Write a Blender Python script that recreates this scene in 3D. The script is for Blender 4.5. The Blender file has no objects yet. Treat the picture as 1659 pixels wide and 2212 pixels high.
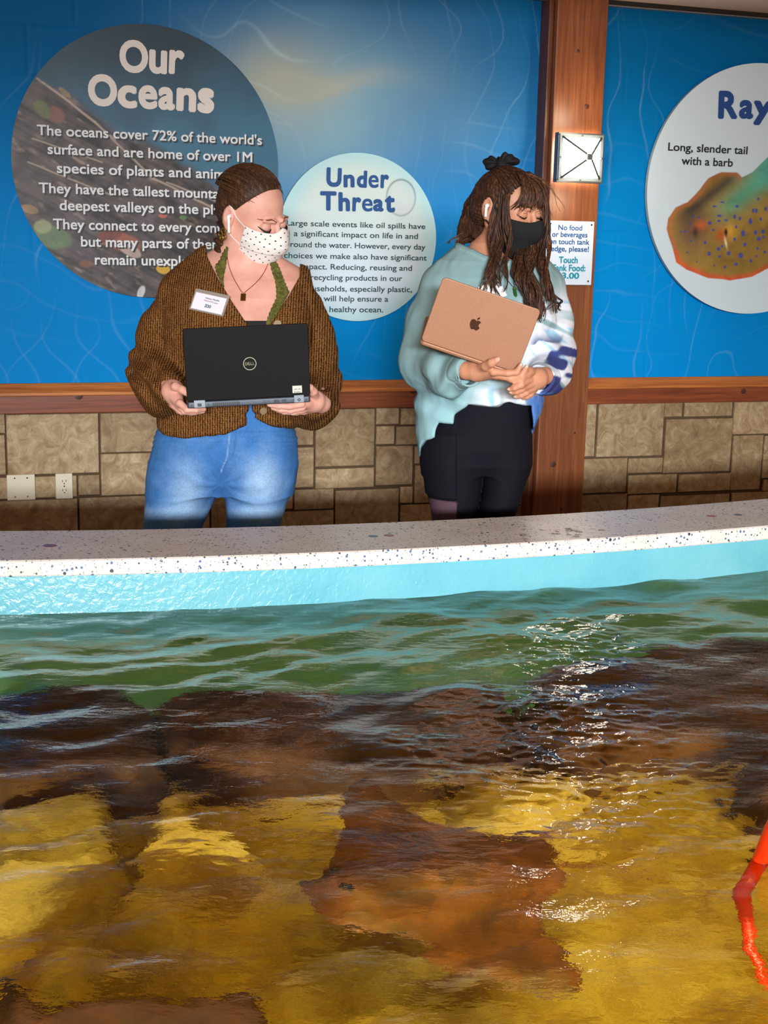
import bpy, bmesh, math, random
import numpy as np
from mathutils import Matrix, Vector

# ------------------------------------------------------------------ camera
F, PT, RL, YW = 2900.0, math.radians(11.38), math.radians(1.32), math.radians(18.1)
CAMZ = 1.5
SC = bpy.context.scene
COL = SC.collection
_cp, _sp, _cr, _sr = math.cos(PT), math.sin(PT), math.cos(RL), math.sin(RL)
FWD = Vector((0, _cp, -_sp)); UPV = Vector((0, _sp, _cp)); RGT = Vector((1, 0, 0))
cam_d = bpy.data.cameras.new('camera'); cam = bpy.data.objects.new('camera', cam_d); COL.objects.link(cam)
cx_ = RGT * _cr + UPV * _sr; cy_ = -RGT * _sr + UPV * _cr
M = Matrix((cx_, cy_, -FWD)).transposed().to_4x4(); M.translation = (0, 0, CAMZ)
cam.matrix_world = M
cam_d.sensor_fit = 'VERTICAL'; cam_d.sensor_height = 36.0; cam_d.lens = F / 2212 * 36.0
cam_d.clip_start = 0.05; cam_d.clip_end = 60
SC.camera = cam
SC.view_settings.view_transform = 'Standard'; SC.view_settings.look = 'None'
SC.view_settings.gamma = 1; SC.view_settings.use_curve_mapping = False
SC.view_settings.exposure = 0.0
SC.cycles.use_denoising = True
SC.cycles.sample_clamp_indirect = 6.0
SC.cycles.max_bounces = 10; SC.cycles.transmission_bounces = 8; SC.cycles.transparent_max_bounces = 12

# ------------------------------------------------------------------ light
W = bpy.data.worlds.new('world'); SC.world = W; W.use_nodes = True
W.node_tree.nodes['Background'].inputs[0].default_value = (1.0, 0.64, 0.38, 1)
W.node_tree.nodes['Background'].inputs[1].default_value = 0.55

def area(name, loc, aim, sx, sy, power, col, spread=180):
    l = bpy.data.lights.new(name, 'AREA'); l.shape = 'RECTANGLE'; l.size = sx; l.size_y = sy
    l.energy = power; l.color = col; l.spread = math.radians(spread)
    o = bpy.data.objects.new(name, l); COL.objects.link(o); o.location = loc
    o.rotation_euler = (Vector(aim) - Vector(loc)).to_track_quat('-Z', 'Y').to_euler()
    return o
# daylight coming through the low doors behind the visitor's back
area('door_daylight', (0.9, -8.0, 2.5), (0.1, 5.6, 0.72), 3.4, 0.55, 42, (0.90, 0.96, 1.0), 23)
# unseen warm fill added over the walkway to lift the dark lower wall
area('walkway_fill', (0.1, 4.85, 2.6), (0.1, 4.75, 0), 3.4, .5, 26, (1.0, 0.70, 0.42), 110)
# warm ceiling panel over the touch tank
area('tank_panel_light', (0.1, 1.75, 2.58), (0.1, 1.75, 0.6), 2.6, 1.5, 100, (1.0, 0.88, 0.62), 95)

# ------------------------------------------------------------------ pixel <-> place
def ray(px, py):
    X, Y = px - 829.5, -(py - 1106.0)
    x = _cr * X - _sr * Y; y = _sr * X + _cr * Y
    return np.array([x, F * _cp + y * _sp, -F * _sp + y * _cp])
CAM = np.array([0, 0, CAMZ])
def at(px, py, v):
    d = ray(px, py); return CAM + d * (v / d[1])
def at_z(px, py, z):
    d = ray(px, py); return CAM + d * ((z - CAMZ) / d[2])
WD = np.array([math.cos(YW), math.sin(YW), 0]); WN = np.array([math.sin(YW), -math.cos(YW), 0])
WALL0 = np.array([0, 5.68, 0])
def at_wall(px, py, off=0.0):
    d = ray(px, py); t = np.dot(WALL0 + WN * off - CAM, WN) / np.dot(d, WN); return CAM + d * t
def wsz(px, py, off=0.0):
    p = at_wall(px, py, off); return float(np.dot(p - WALL0, WD)), float(p[2])
def WP(s, z, off=0.0):
    return WALL0 + WD * s + WN * off + np.array([0, 0, z])
WMAT = Matrix((Vector(WD), Vector((0, 0, 1)), Vector(WN))).transposed().to_4x4()   # local x along wall, y up, z off the wall
def wall_matrix(s, z, off):
    m = WMAT.copy(); m.translation = Vector(WP(s, z, off)); return m
def pix(P):
    x = P[:, 0]; y = P[:, 1]; z = P[:, 2] - CAMZ
    fz = y * _cp - z * _sp; up = y * _sp + z * _cp
    X = F * x / fz; Y = F * up / fz
    return 829.5 + _cr * X + _sr * Y, 1106 - (-_sr * X + _cr * Y)
def at_under(px, py, z, zw):
    p = at_z(px, py, zw); d = ray(px, py); d = d / np.linalg.norm(d)
    c = -d[2]; e = 1 / 1.33
    r = e * d; r[2] += e * c - math.sqrt(1 - e * e * (1 - c * c))
    return p + r * ((z - zw) / r[2])

# ------------------------------------------------------------------ helpers
def lin(c):
    return tuple(((x / 255) / 12.92 if x / 255 <= 0.04045 else ((x / 255 + 0.055) / 1.055) ** 2.4) for x in c)
def L4(c): return (*lin(c), 1.0)
def tag(o, label=None, cat=None, group=None, kind=None):
    if label: o['label'] = label
    if cat: o['category'] = cat
    if group: o['group'] = group
    if kind: o['kind'] = kind
    return o
def empty(name, loc=(0, 0, 0), label=None, cat=None, group=None):
    o = bpy.data.objects.new(name, None); COL.objects.link(o); o.location = Vector(loc); o.empty_display_size = 0.05
    bpy.context.view_layer.update()
    return tag(o, label, cat, group)
def world_of(o):
    return o.matrix_basis.copy() if o.parent is None else world_of(o.parent) @ o.matrix_parent_inverse @ o.matrix_basis
def link(name, me, mat=None, parent=None, smooth=True):
    o = bpy.data.objects.new(name, me); COL.objects.link(o)
    if mat is not None and not me.materials:
        for m in (mat if isinstance(mat, (list, tuple)) else [mat]): me.materials.append(m)
    if smooth and len(me.polygons):
        me.polygons.foreach_set('use_smooth', np.ones(len(me.polygons), bool))
    if parent is not None:
        o.parent = parent
        pm = world_of(parent)
        o.matrix_parent_inverse = pm.inverted()
    return o
def pydata(name, V, Fc, mat=None, parent=None, smooth=True):
    me = bpy.data.meshes.new(name); V = np.asarray(V, np.float32)
    if isinstance(Fc, np.ndarray) and Fc.ndim == 2:
        k = Fc.shape[1]; n = len(Fc)
        me.vertices.add(len(V)); me.vertices.foreach_set('co', V.ravel())
        me.loops.add(n * k); me.loops.foreach_set('vertex_index', Fc.astype(np.int32).ravel())
        me.polygons.add(n); me.polygons.foreach_set('loop_start', np.arange(0, n * k, k, dtype=np.int32))
        me.update(calc_edges=True)
    else:
        me.from_pydata([tuple(map(float, v)) for v in V], [], [tuple(map(int, f)) for f in Fc]); me.update()
    return link(name, me, mat, parent, smooth)
def set_col(o, rgb, name='Col'):
    a = o.data.color_attributes.new(name, 'FLOAT_COLOR', 'POINT')
    c = np.ones((len(rgb), 4), np.float32); c[:, :3] = rgb; a.data.foreach_set('color', c.ravel())
def set_vec(o, vec, name):
    a = o.data.attributes.new(name, 'FLOAT_VECTOR', 'POINT'); a.data.foreach_set('vector', np.asarray(vec, np.float32).ravel())
class MB:
    """collects boxes, prisms and tubes into ONE mesh"""
    def __init__(s): s.V = []; s.F = []
    def add(s, V, Fc):
        b = len(s.V); s.V += [tuple(map(float, v)) for v in V]; s.F += [tuple(b + i for i in f) for f in Fc]; return s
    def box(s, lo, hi, m=None):
        x0, y0, z0 = lo; x1, y1, z1 = hi
        V = [(x0, y0, z0), (x1, y0, z0), (x1, y1, z0), (x0, y1, z0), (x0, y0, z1), (x1, y0, z1), (x1, y1, z1), (x0, y1, z1)]
        if m is not None: V = [m @ Vector(v) for v in V]
        return s.add(V, [(3, 2, 1, 0), (4, 5, 6, 7), (0, 1, 5, 4), (1, 2, 6, 5), (2, 3, 7, 6), (3, 0, 4, 7)])
    def prism(s, poly, z0, z1, m=None):
        n = len(poly); V = [(x, y, z0) for x, y in poly] + [(x, y, z1) for x, y in poly]
        if m is not None: V = [m @ Vector(v) for v in V]
        return s.add(V, [tuple(range(n))[::-1], tuple(range(n, 2 * n))] + [(i, (i + 1) % n, n + (i + 1) % n, n + i) for i in range(n)])
    def tube(s, pts, rs, n=8, cap=True):
        P = [np.array(p, float) for p in pts]; b = len(s.V); up = None
        for i, p in enumerate(P):
            t = P[min(i + 1, len(P) - 1)] - P[max(i - 1, 0)]; t = t / (np.linalg.norm(t) + 1e-12)
            if up is None: up = np.array([0, 0, 1.]) if abs(t[2]) < 0.9 else np.array([1., 0, 0])
            x = np.cross(up, t); x /= np.linalg.norm(x) + 1e-12; y = np.cross(t, x); up = y
            r = rs[i] if hasattr(rs, '__len__') else rs
            for k in range(n):
                a = 2 * math.pi * k / n; s.V.append(tuple(p + (x * math.cos(a) + y * math.sin(a)) * r))
        for i in range(len(P) - 1):
            for k in range(n):
                s.F.append((b + i * n + k, b + i * n + (k + 1) % n, b + (i + 1) * n + (k + 1) % n, b + (i + 1) * n + k))
        if cap:
            s.F.append(tuple(b + k for k in range(n))[::-1]); s.F.append(tuple(b + (len(P) - 1) * n + k for k in range(n)))
        return s
    def build(s, name, mat, parent=None, smooth=False, bevel=0, seg=2):
        o = pydata(name, s.V, s.F, mat, parent, smooth)
        if bevel:
            b = o.modifiers.new('bevel', 'BEVEL'); b.width = bevel; b.segments = seg; b.limit_method = 'ANGLE'; b.angle_limit = math.radians(40)
            o.data.polygons.foreach_set('use_smooth', np.ones(len(o.data.polygons), bool))
            w = o.modifiers.new('wn', 'WEIGHTED_NORMAL'); w.keep_sharp = True
        return o
def spline(pts, n=8):
    P = [np.array(p, float) for p in pts]; out = []
    for i in range(len(P) - 1):
        p0, p1, p2, p3 = P[max(i - 1, 0)], P[i], P[i + 1], P[min(i + 2, len(P) - 1)]
        for k in range(n):
            t = k / n
            out.append(0.5 * (2 * p1 + (p2 - p0) * t + (2 * p0 - 5 * p1 + 4 * p2 - p3) * t * t + (3 * p1 - p0 - 3 * p2 + p3) * t ** 3))
    out.append(P[-1]); return out

# ---- numpy noise
_rng = np.random.RandomState(7); _LAT = _rng.rand(32, 32, 32).astype(np.float32)
def vnoise(P, scale, seed=0):
    q = np.asarray(P, np.float64) * scale + seed * 7.31
    i = np.floor(q).astype(np.int64); f = q - i; f = f * f * (3 - 2 * f); i &= 31; j = (i + 1) & 31
    x0, y0, z0 = i.T; x1, y1, z1 = j.T; fx, fy, fz = f.T
    a = _LAT[x0, y0, z0] * (1 - fx) + _LAT[x1, y0, z0] * fx; b = _LAT[x0, y1, z0] * (1 - fx) + _LAT[x1, y1, z0] * fx
    c = _LAT[x0, y0, z1] * (1 - fx) + _LAT[x1, y0, z1] * fx; d = _LAT[x0, y1, z1] * (1 - fx) + _LAT[x1, y1, z1] * fx
    return ((a * (1 - fy) + b * fy) * (1 - fz) + (c * (1 - fy) + d * fy) * fz) * 2 - 1
def fbm(P, scale, oct=4, seed=0):
    r = 0; a = 1; t = 0
    for o in range(oct): r = r + a * vnoise(P, scale * 2 ** o, seed + o); t += a; a *= .5
    return r / t
def sstep(a, b, x):
    t = np.clip((x - a) / (b - a), 0, 1); return t * t * (3 - 2 * t)
def poly2(x, y, poly):
    """signed distance to a polygon (negative inside)"""
    d = np.full(x.shape, 1e18); s = np.ones(x.shape); n = len(poly)
    for i in range(n):
        ax, ay = poly[i]; bx, by = poly[i - 1]
        ex, ey = bx - ax, by - ay; wx, wy = x - ax, y - ay
        t = np.clip((wx * ex + wy * ey) / (ex * ex + ey * ey + 1e-12), 0, 1)
        d = np.minimum(d, (wx - ex * t) ** 2 + (wy - ey * t) ** 2)
        c1 = y >= ay; c2 = y < by; c3 = ex * wy > ey * wx
        flip = (c1 & c2 & c3) | (~c1 & ~c2 & ~c3); s = np.where(flip, -s, s)
    return s * np.sqrt(d)
# ---- implicit surfaces
def cone(P, a, b, ra, rb):
    a = np.asarray(a); b = np.asarray(b); ba = b - a; pa = P - a
    t = np.clip(pa @ ba / (ba @ ba + 1e-12), 0, 1)
    return np.linalg.norm(pa - t[:, None] * ba, axis=1) - (ra + t * (rb - ra))
def smin(a, b, k):
    h = np.maximum(k - np.abs(a - b), 0) / k; return np.minimum(a, b) - h * h * k * .25
def smax(a, b, k): return -smin(-a, -b, k)
def chain(P, pts, rs, k=.012):
    d = None
    for i in range(len(pts) - 1):
        e = cone(P, pts[i], pts[i + 1], rs[i], rs[i + 1]); d = e if d is None else smin(d, e, k)
    return d
def ell(P, c, r, R=None):
    q = P - np.asarray(c)
    if R is not None: q = q @ R
    r = np.asarray(r); k0 = np.linalg.norm(q / r, axis=1); k1 = np.linalg.norm(q / (r * r), axis=1) + 1e-9
    return k0 * (k0 - 1) / k1
def loft(P, Z, cx, cy, a, b, n=2.2):
    z = P[:, 2]; Z = np.asarray(Z); o = np.argsort(Z)
    g = lambda t: np.interp(z, Z[o], np.asarray(t)[o])
    A, B = g(a), g(b)
    q = (np.abs((P[:, 0] - g(cx)) / A) ** n + np.abs((P[:, 1] - g(cy)) / B) ** n) ** (1 / n)
    d = (q - 1) * np.minimum(A, B)
    return np.maximum(np.maximum(d, z - Z.max()), Z.min() - z)
def field_mesh(f, lo, hi, h, blk=6, relax=2):
    lo = np.asarray(lo, float); hi = np.asarray(hi, float)
    n = np.ceil((hi - lo) / h / blk).astype(int); N = n * blk
    H = h * blk
    g = [lo[i] + (np.arange(n[i]) + .5) * H for i in range(3)]
    G = np.stack(np.meshgrid(*g, indexing='ij'), -1).reshape(-1, 3)
    dv = f(G)
    vals = np.repeat(np.repeat(np.repeat(dv.reshape(n), blk, 0), blk, 1), blk, 2).astype(np.float32)
    near = np.nonzero(np.abs(dv) < H * 1.7)[0]
    off = np.stack(np.meshgrid(*[np.arange(blk)] * 3, indexing='ij'), -1).reshape(-1, 3)
    bi = np.stack(np.unravel_index(near, n), -1)
    for s in range(0, len(bi), 3000):
        idx = (bi[s:s + 3000, None, :] * blk + off[None]).reshape(-1, 3)
        vals[idx[:, 0], idx[:, 1], idx[:, 2]] = f(lo + (idx + .5) * h)
    v = np.pad(vals, 1, constant_values=1.0); org = lo - .5 * h
    ins = v < 0
    c = np.zeros(tuple(x - 1 for x in v.shape), np.int8)
    S = lambda a, i, j, k: a[i:a.shape[0] - 1 + i, j:a.shape[1] - 1 + j, k:a.shape[2] - 1 + k]
    for i in (0, 1):
        for j in (0, 1):
            for k in (0, 1): c += S(ins, i, j, k)
    act = np.argwhere((c > 0) & (c < 8))
    vid = np.full(c.shape, -1, np.int32); vid[act[:, 0], act[:, 1], act[:, 2]] = np.arange(len(act))
    pos = np.zeros((len(act), 3)); cnt = np.zeros(len(act))
    cs = [(i, j, k) for i in (0, 1) for j in (0, 1) for k in (0, 1)]
    for p in cs:
        for ax in range(3):
            if p[ax] == 0:
                q = list(p); q[ax] = 1
                va = v[act[:, 0] + p[0], act[:, 1] + p[1], act[:, 2] + p[2]]; vb = v[act[:, 0] + q[0], act[:, 1] + q[1], act[:, 2] + q[2]]
                m = (va < 0) != (vb < 0); t = np.where(m, va / np.where(m, va - vb, 1), 0)
                pt = np.array(p, float)[None] + 0 * t[:, None]; pt[:, ax] += t
                pos[m] += pt[m]; cnt[m] += 1
    V = org + (act + pos / cnt[:, None]) * h
    Q = []
    for ax in range(3):
        a = np.moveaxis(ins, ax, 0); e = a[:-1] != a[1:]
        idx = np.argwhere(e); idx = idx[(idx[:, 1] > 0) & (idx[:, 2] > 0)]
        fl = a[idx[:, 0], idx[:, 1], idx[:, 2]]
        if ax == 1: fl = ~fl
        vm = np.moveaxis(vid, ax, 0)
        ok = (idx[:, 1] < vm.shape[1]) & (idx[:, 2] < vm.shape[2]); idx = idx[ok]; fl = fl[ok]
        i, j, k = idx.T
        q = np.stack([vm[i, j - 1, k - 1], vm[i, j, k - 1], vm[i, j, k], vm[i, j - 1, k]], 1)
        Q.append(np.where(fl[:, None], q, q[:, ::-1]))
    Q = np.concatenate(Q)
    for _ in range(relax):
        acc = np.zeros_like(V); w = np.zeros(len(V))
        for a, b in ((0, 1), (1, 2), (2, 3), (3, 0)):
            for x, y in ((a, b), (b, a)):
                for d in range(3): acc[:, d] += np.bincount(Q[:, x], V[Q[:, y], d], len(V))
                w += np.bincount(Q[:, x], minlength=len(V))
        V = V * .5 + (acc / np.maximum(w, 1)[:, None]) * .5
    e = h * .6
    for _ in range(2):      # settle the points on the true surface
        d0 = f(V); G = np.stack([f(V + np.eye(3)[i] * e) - d0 for i in range(3)], 1) / e
        st = d0 / np.maximum((G * G).sum(1), .15); V = V - np.clip(st, -h, h)[:, None] * G
    return V, Q
def sdf_obj(name, f, lo, hi, h, mat, parent=None, relax=2, colf=None):
    V, Q = field_mesh(f, lo, hi, h, relax=relax)
    o = pydata(name, V, Q, mat, parent, True)
    if colf is not None: set_col(o, colf(V))
    return o
def join_fields(parts):
    Vs, Qs, b = [], [], 0
    for V, Q in parts: Vs.append(V); Qs.append(Q + b); b += len(V)
    return np.concatenate(Vs), np.concatenate(Qs)
def boxed(f, lo, hi, far=.03):
    lo = np.asarray(lo); hi = np.asarray(hi)
    def g(P):
        q = np.maximum(lo - P, P - hi); m = (q < 0).all(1); d = far + np.linalg.norm(np.maximum(q, 0), axis=1)
        if m.any(): d[m] = f(P[m])
        return d
    return g
def hit(f, px, py, v0, v1, n=400):
    v = np.linspace(v0, v1, n); P = np.array([at(px, py, x) for x in v]); d = f(P)
    i = np.nonzero(d < 0)[0]
    if len(i) == 0: return P[np.argmin(d)]
    i = i[0]
    if i == 0: return P[0]
    t = d[i - 1] / (d[i - 1] - d[i]); return P[i - 1] + (P[i] - P[i - 1]) * t
def grad(f, p, e=1e-3):
    D = np.eye(3) * e; g = np.array([f((p + D[i])[None])[0] - f((p - D[i])[None])[0] for i in range(3)]); return g / (np.linalg.norm(g) + 1e-12)

# ------------------------------------------------------------------ materials
class NT:
    def __init__(s, name):
        s.m = bpy.data.materials.new(name); s.m.use_nodes = True; s.t = s.m.node_tree
        s.b = s.t.nodes['Principled BSDF']; s.out = s.t.nodes['Material Output']
    def n(s, typ, **kw):
        x = s.t.nodes.new(typ)
        for k, v in kw.items(): setattr(x, k, v)
        return x
    def l(s, a, b): s.t.links.new(a, b)
    def coord(s, kind='Object', scale=(1, 1, 1), rot=(0, 0, 0)):
        c = s.n('ShaderNodeTexCoord'); mp = s.n('ShaderNodeMapping'); mp.inputs['Scale'].default_value = scale; mp.inputs['Rotation'].default_value = rot
        s.l(c.outputs[kind], mp.inputs[0]); return mp.outputs[0]
    def noise(s, vec, scale, detail=4, rough=.6, dist=0):
        x = s.n('ShaderNodeTexNoise'); x.inputs['Scale'].default_value = scale; x.inputs['Detail'].default_value = detail
        x.inputs['Roughness'].default_value = rough; x.inputs['Distortion'].default_value = dist; s.l(vec, x.inputs['Vector']); return x.outputs['Fac']
    def ramp(s, fac, stops, interp='LINEAR'):
        r = s.n('ShaderNodeValToRGB'); r.color_ramp.interpolation = interp; e = r.color_ramp.elements
        while len(e) < len(stops): e.new(0.5)
        for i, (p, c) in enumerate(stops): e[i].position = p; e[i].color = c if len(c) == 4 else (*c, 1)
        s.l(fac, r.inputs[0]); return r.outputs[0]
    def mix(s, fac, a, b, typ='MIX'):
        x = s.n('ShaderNodeMix', data_type='RGBA', blend_type=typ)
        for v, i in ((fac, 0), (a, 6), (b, 7)):
            if hasattr(v, 'is_linked'): s.l(v, x.inputs[i])
            elif i == 0: x.inputs[0].default_value = v
            else: x.inputs[i].default_value = v if len(v) == 4 else (*v, 1)
        return x.outputs[2]
    def math(s, op, a, b=None, clamp=False):
        x = s.n('ShaderNodeMath', operation=op, use_clamp=clamp)
        for v, i in ((a, 0), (b, 1)):
            if v is None: continue
            if hasattr(v, 'is_linked'): s.l(v, x.inputs[i])
            else: x.inputs[i].default_value = v
        return x.outputs[0]
    def bump(s, h, strength=.3, dist=.01):
        x = s.n('ShaderNodeBump'); x.inputs['Strength'].default_value = strength; x.inputs['Distance'].default_value = dist
        s.l(h, x.inputs['Height']); s.l(x.outputs[0], s.b.inputs['Normal']); return x
    def color(s, c):
        if hasattr(c, 'is_linked'): s.l(c, s.b.inputs['Base Color'])
        else: s.b.inputs['Base Color'].default_value = c if len(c) == 4 else (*c, 1)
    def set(s, **kw):
        for k, v in kw.items(): s.b.inputs[k.replace('_', ' ')].default_value = v
        return s
def plain(name, rgb, rough=.5, metal=0, vary=.06, scale=60, bump=0, spec=.5):
    t = NT(name); v = t.coord(); nz = t.noise(v, scale)
    c = lin(rgb); t.color(t.ramp(nz, [(.25, tuple(x * (1 - vary) for x in c)), (.75, tuple(min(1, x * (1 + vary)) for x in c))]))
    t.set(Roughness=rough, Metallic=metal); t.b.inputs['Specular IOR Level'].default_value = spec
    if bump: t.bump(nz, bump, .004)
    return t.m
def vcol(name, rough=.5, bumpscale=0, bump=.2, dist=.003, spec=.5, mul=None):
    t = NT(name); a = t.n('ShaderNodeAttribute', attribute_name='Col'); c = a.outputs['Color']
    v = t.coord()
    if mul:
        nz = t.noise(v, mul[0], 5); c = t.mix(1.0, c, t.ramp(nz, [(.3, (1 - mul[1],) * 3), (.7, (1 + mul[1],) * 3)]), 'MULTIPLY')
    t.color(c); t.set(Roughness=rough); t.b.inputs['Specular IOR Level'].default_value = spec
    if bumpscale: t.bump(t.noise(v, bumpscale, 3), bump, dist)
    return t.m

# ================================================================== THE ROOM
def face_grid(name, S, Z, off, mat, colf, parent=None, disp=None, mask=None, structure=False):
    """a finely gridded flat print standing on the wall: S, Z 1-D arrays of wall coordinates"""
    ss, zz = np.meshgrid(S, Z, indexing='ij'); s = ss.ravel(); z = zz.ravel()
    P = WALL0[None] + s[:, None] * WD + off * WN + z[:, None] * np.array([0, 0, 1.])
    px, py = pix(P)
    if disp is not None: P = P + disp(s, z)[:, None] * WN
    nS, nZ = len(S), len(Z); i = np.arange(nS * nZ).reshape(nS, nZ)
    Q = np.stack([i[:-1, :-1], i[1:, :-1], i[1:, 1:], i[:-1, 1:]], -1).reshape(-1, 4)
    o = pydata(name, P, Q, mat, parent); set_col(o, colf(s, z, px, py)); return o

Z_RAIL_T = 0.5 * (wsz(0, 828, .0)[1] + wsz(1659, 812, .0)[1]); Z_RAIL_B = 0.5 * (wsz(0, 892)[1] + wsz(1659, 865)[1])
Z_CEIL = wsz(1659, 41)[1]
S0, S1 = wsz(-620, 500)[0], wsz(2250, 500)[0]

# ---- mural (blue painted block wall)
zc = wsz(1400, 502)[1]; course = wsz(1400, 413)[1] - zc; BL = wsz(1591, 110)[0] - wsz(1435, 110)[0]; sj = wsz(1435, 110)[0]; zk = wsz(1435, 145)[1]
def block_groove(s, z):
    r = (z - zk) / course; k = np.floor(r); d1 = np.abs(r - np.round(r)) * course
    q = (s - sj) / BL + .5 * (k % 2); d2 = np.abs(q - np.round(q)) * BL
    n = vnoise(np.stack([s, z, 0 * s], 1), 3.1, 4); m = sstep(-.1, .7, n)
    return -.0022 * m * np.maximum(np.exp(-(d1 / .006) ** 2), np.exp(-(d2 / .006) ** 2)) + .002 * vnoise(np.stack([s, z, 0 * s], 1), 2.2, 9)
def filaments(s, z, seed, fx, fz, amp, tilt, wid):
    Q = np.stack([s, z, 0 * s], 1)
    f = s * fx + z * fz + amp * vnoise(Q * [1, .9, 1], 2.3, seed) + .3 * amp * vnoise(Q, 6.5, seed + 1)
    d = np.abs(f - np.round(f)) / max(fx, fz)
    return np.exp(-(d / wid) ** 2) * sstep(-.1, .7, vnoise(Q, 2.1, seed + 5)) * (.6 + .6 * sstep(.2, .9, vnoise(Q, 9, seed + 6)))
def mural_col(s, z, px, py):
    n = len(s); blue = np.array(lin((0, 134, 208))); deep = np.array(lin((0, 94, 150))); glow = np.array(lin((150, 186, 196))); warm = np.array(lin((205, 190, 150)))
    t = sstep(60, 560, py)[:, None]; c = deep * (1 - t) + blue * t
    Q = np.stack([s, z, 0 * s], 1)
    w = fbm(Q, 2.5, 3, 3) * 45
    g = np.exp(-(((px - 680 + w) / 290) ** 2 + ((py - 235 + w) / 200) ** 2) ** 1.1)
    c = c * (1 - .85 * g[:, None]) + .85 * g[:, None] * glow
    g2 = np.exp(-((px - 585 + w) / 110) ** 2 - ((py - 175) / 90) ** 2) + .7 * np.exp(-((px - 720) / 130) ** 2 - ((py - 175 + w) / 28) ** 2)
    c = c * (1 - .55 * np.minimum(g2, 1)[:, None]) + .55 * np.minimum(g2, 1)[:, None] * warm
    c = c * (1 + .13 * fbm(Q, 1.7, 4, 6))[:, None]
    L = .30 * filaments(s, z, 1, 6, .5, 1.2, 0, .0036) + .28 * filaments(s, z, 11, 4, -1.2, 1.5, 0, .004) + .2 * filaments(s, z, 21, 9, .8, 1.3, 0, .0035)
    H = .7 * filaments(s, z, 31, .6, 8, 1.2, 0, .005) * np.minimum(1, g * 1.4 + .12)
    L = (L * sstep(-100, 300, px + .4 * py) + H)[:, None]
    return np.clip(c * (1 - .46 * L) + .46 * L * np.array(lin((190, 225, 235))) + .06 * L, 0, 1)
Sg = np.arange(S0, S1, .0050); Zg = np.arange(Z_RAIL_T - .03, Z_CEIL + .02, .0050)
o = face_grid('wall_back', Sg, Zg, 0, vcol('mural_print', .5, 90, .06, .002, spec=.06), mural_col, disp=block_groove)
tag(o, 'blue underwater mural on the block wall above the timber rail', 'wall', kind='structure')

# ---- stone wainscot
stones = [(-70, 893, 11, 936), (-70, 939, 12, 1026), (14, 893, 213, 1023), (216, 890, 420, 975), (217, 977, 420, 1067), (-70, 1029, 166, 1076),
          (168, 1024, 215, 1068), (-70, 1079, 168, 1190), (171, 1071, 340, 1190), (343, 1070, 452, 1190), (423, 890, 560, 1010), (423, 1013, 560, 1068),
          (455, 1071, 560, 1190), (563, 885, 676, 962), (563, 965, 632, 1100), (634, 965, 676, 1052), (679, 882, 807, 1006), (679, 1010, 806, 1053),
          (634, 1055, 719, 1099), (722, 1056, 859, 1160), (563, 1103, 719, 1190), (810, 880, 860, 916), (863, 880, 960, 916), (810, 919, 850, 959), (853, 919, 960, 959),
          (810, 962, 890, 1047), (893, 962, 960, 1000), (893, 1003, 960, 1085), (862, 1088, 960, 1170), (862, 1050, 890, 1086),
          (963, 877, 1100, 1000), (963, 1003, 1050, 1090), (1053, 1003, 1130, 1090), (963, 1093, 1130, 1170), (1103, 876, 1150, 1000),
          (1240, 870, 1284, 986), (1287, 869, 1429, 985), (1432, 868, 1471, 900), (1474, 867, 1578, 899), (1432, 903, 1576, 1019), (1581, 866, 1760, 936),
          (1577, 939, 1642, 1057), (1645, 939, 1760, 1030), (1240, 989, 1351, 1064), (1354, 988, 1429, 1021), (1354, 1024, 1459, 1065), (1462, 1022, 1574, 1060),
          (1354, 1068, 1421, 1100), (1424, 1068, 1573, 1094), (1577, 1060, 1760, 1090), (1240, 1067, 1351, 1120), (1645, 1033, 1760, 1058)]
bm_ = MB(); rnd = random.Random(4)
for (a, b, c, d) in stones:
    mx = (a + c) / 2
    s0, s1 = wsz(a, (b + d) / 2)[0], wsz(c, (b + d) / 2)[0]; z1, z0 = wsz(mx, b)[1], wsz(mx, d)[1]
    t = .012 + rnd.random() * .006; e = .0009
    m = WMAT.copy(); m.translation = Vector(WALL0)
    V = [(s0 + e, z0 + e, -.01), (s1 - e, z0 + e, -.01), (s1 - e, z1 - e, -.01), (s0 + e, z1 - e, -.01)]
    k = .003
    V += [(s0 + e, z0 + e, t - k), (s1 - e, z0 + e, t - k), (s1 - e, z1 - e, t - k), (s0 + e, z1 - e, t - k)]
    V += [(s0 + k, z0 + k, t), (s1 - k, z0 + k, t), (s1 - k, z1 - k, t), (s0 + k, z1 - k, t)]
    Fq = [(i, (i + 1) % 4, 4 + (i + 1) % 4, 4 + i) for i in range(4)] + [(4 + i, 4 + (i + 1) % 4, 8 + (i + 1) % 4, 8 + i) for i in range(4)] + [(8, 9, 10, 11)]
    bm_.add([m @ Vector(v) for v in V], Fq)
# the same coursing carried on beyond the picture
m = WMAT.copy(); m.translation = Vector(WALL0); zz0 = wsz(500, 1190)[1]
for sa_, sb_ in ((S0, wsz(-70, 1000)[0]), (wsz(1760, 1000)[0], S1)):
    zr = zz0
    while zr < Z_RAIL_B - .02:
        hr = min(rnd.uniform(.10, .20), Z_RAIL_B + .01 - zr); s = sa_
        while s < sb_ - .03:
            w = min(rnd.uniform(.14, .36), sb_ - s); bm_.box((s + .001, zr + .001, -.01), (s + w - .001, zr + hr - .001, .012 + rnd.random() * .005), m); s += w
        zr += hr
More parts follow.
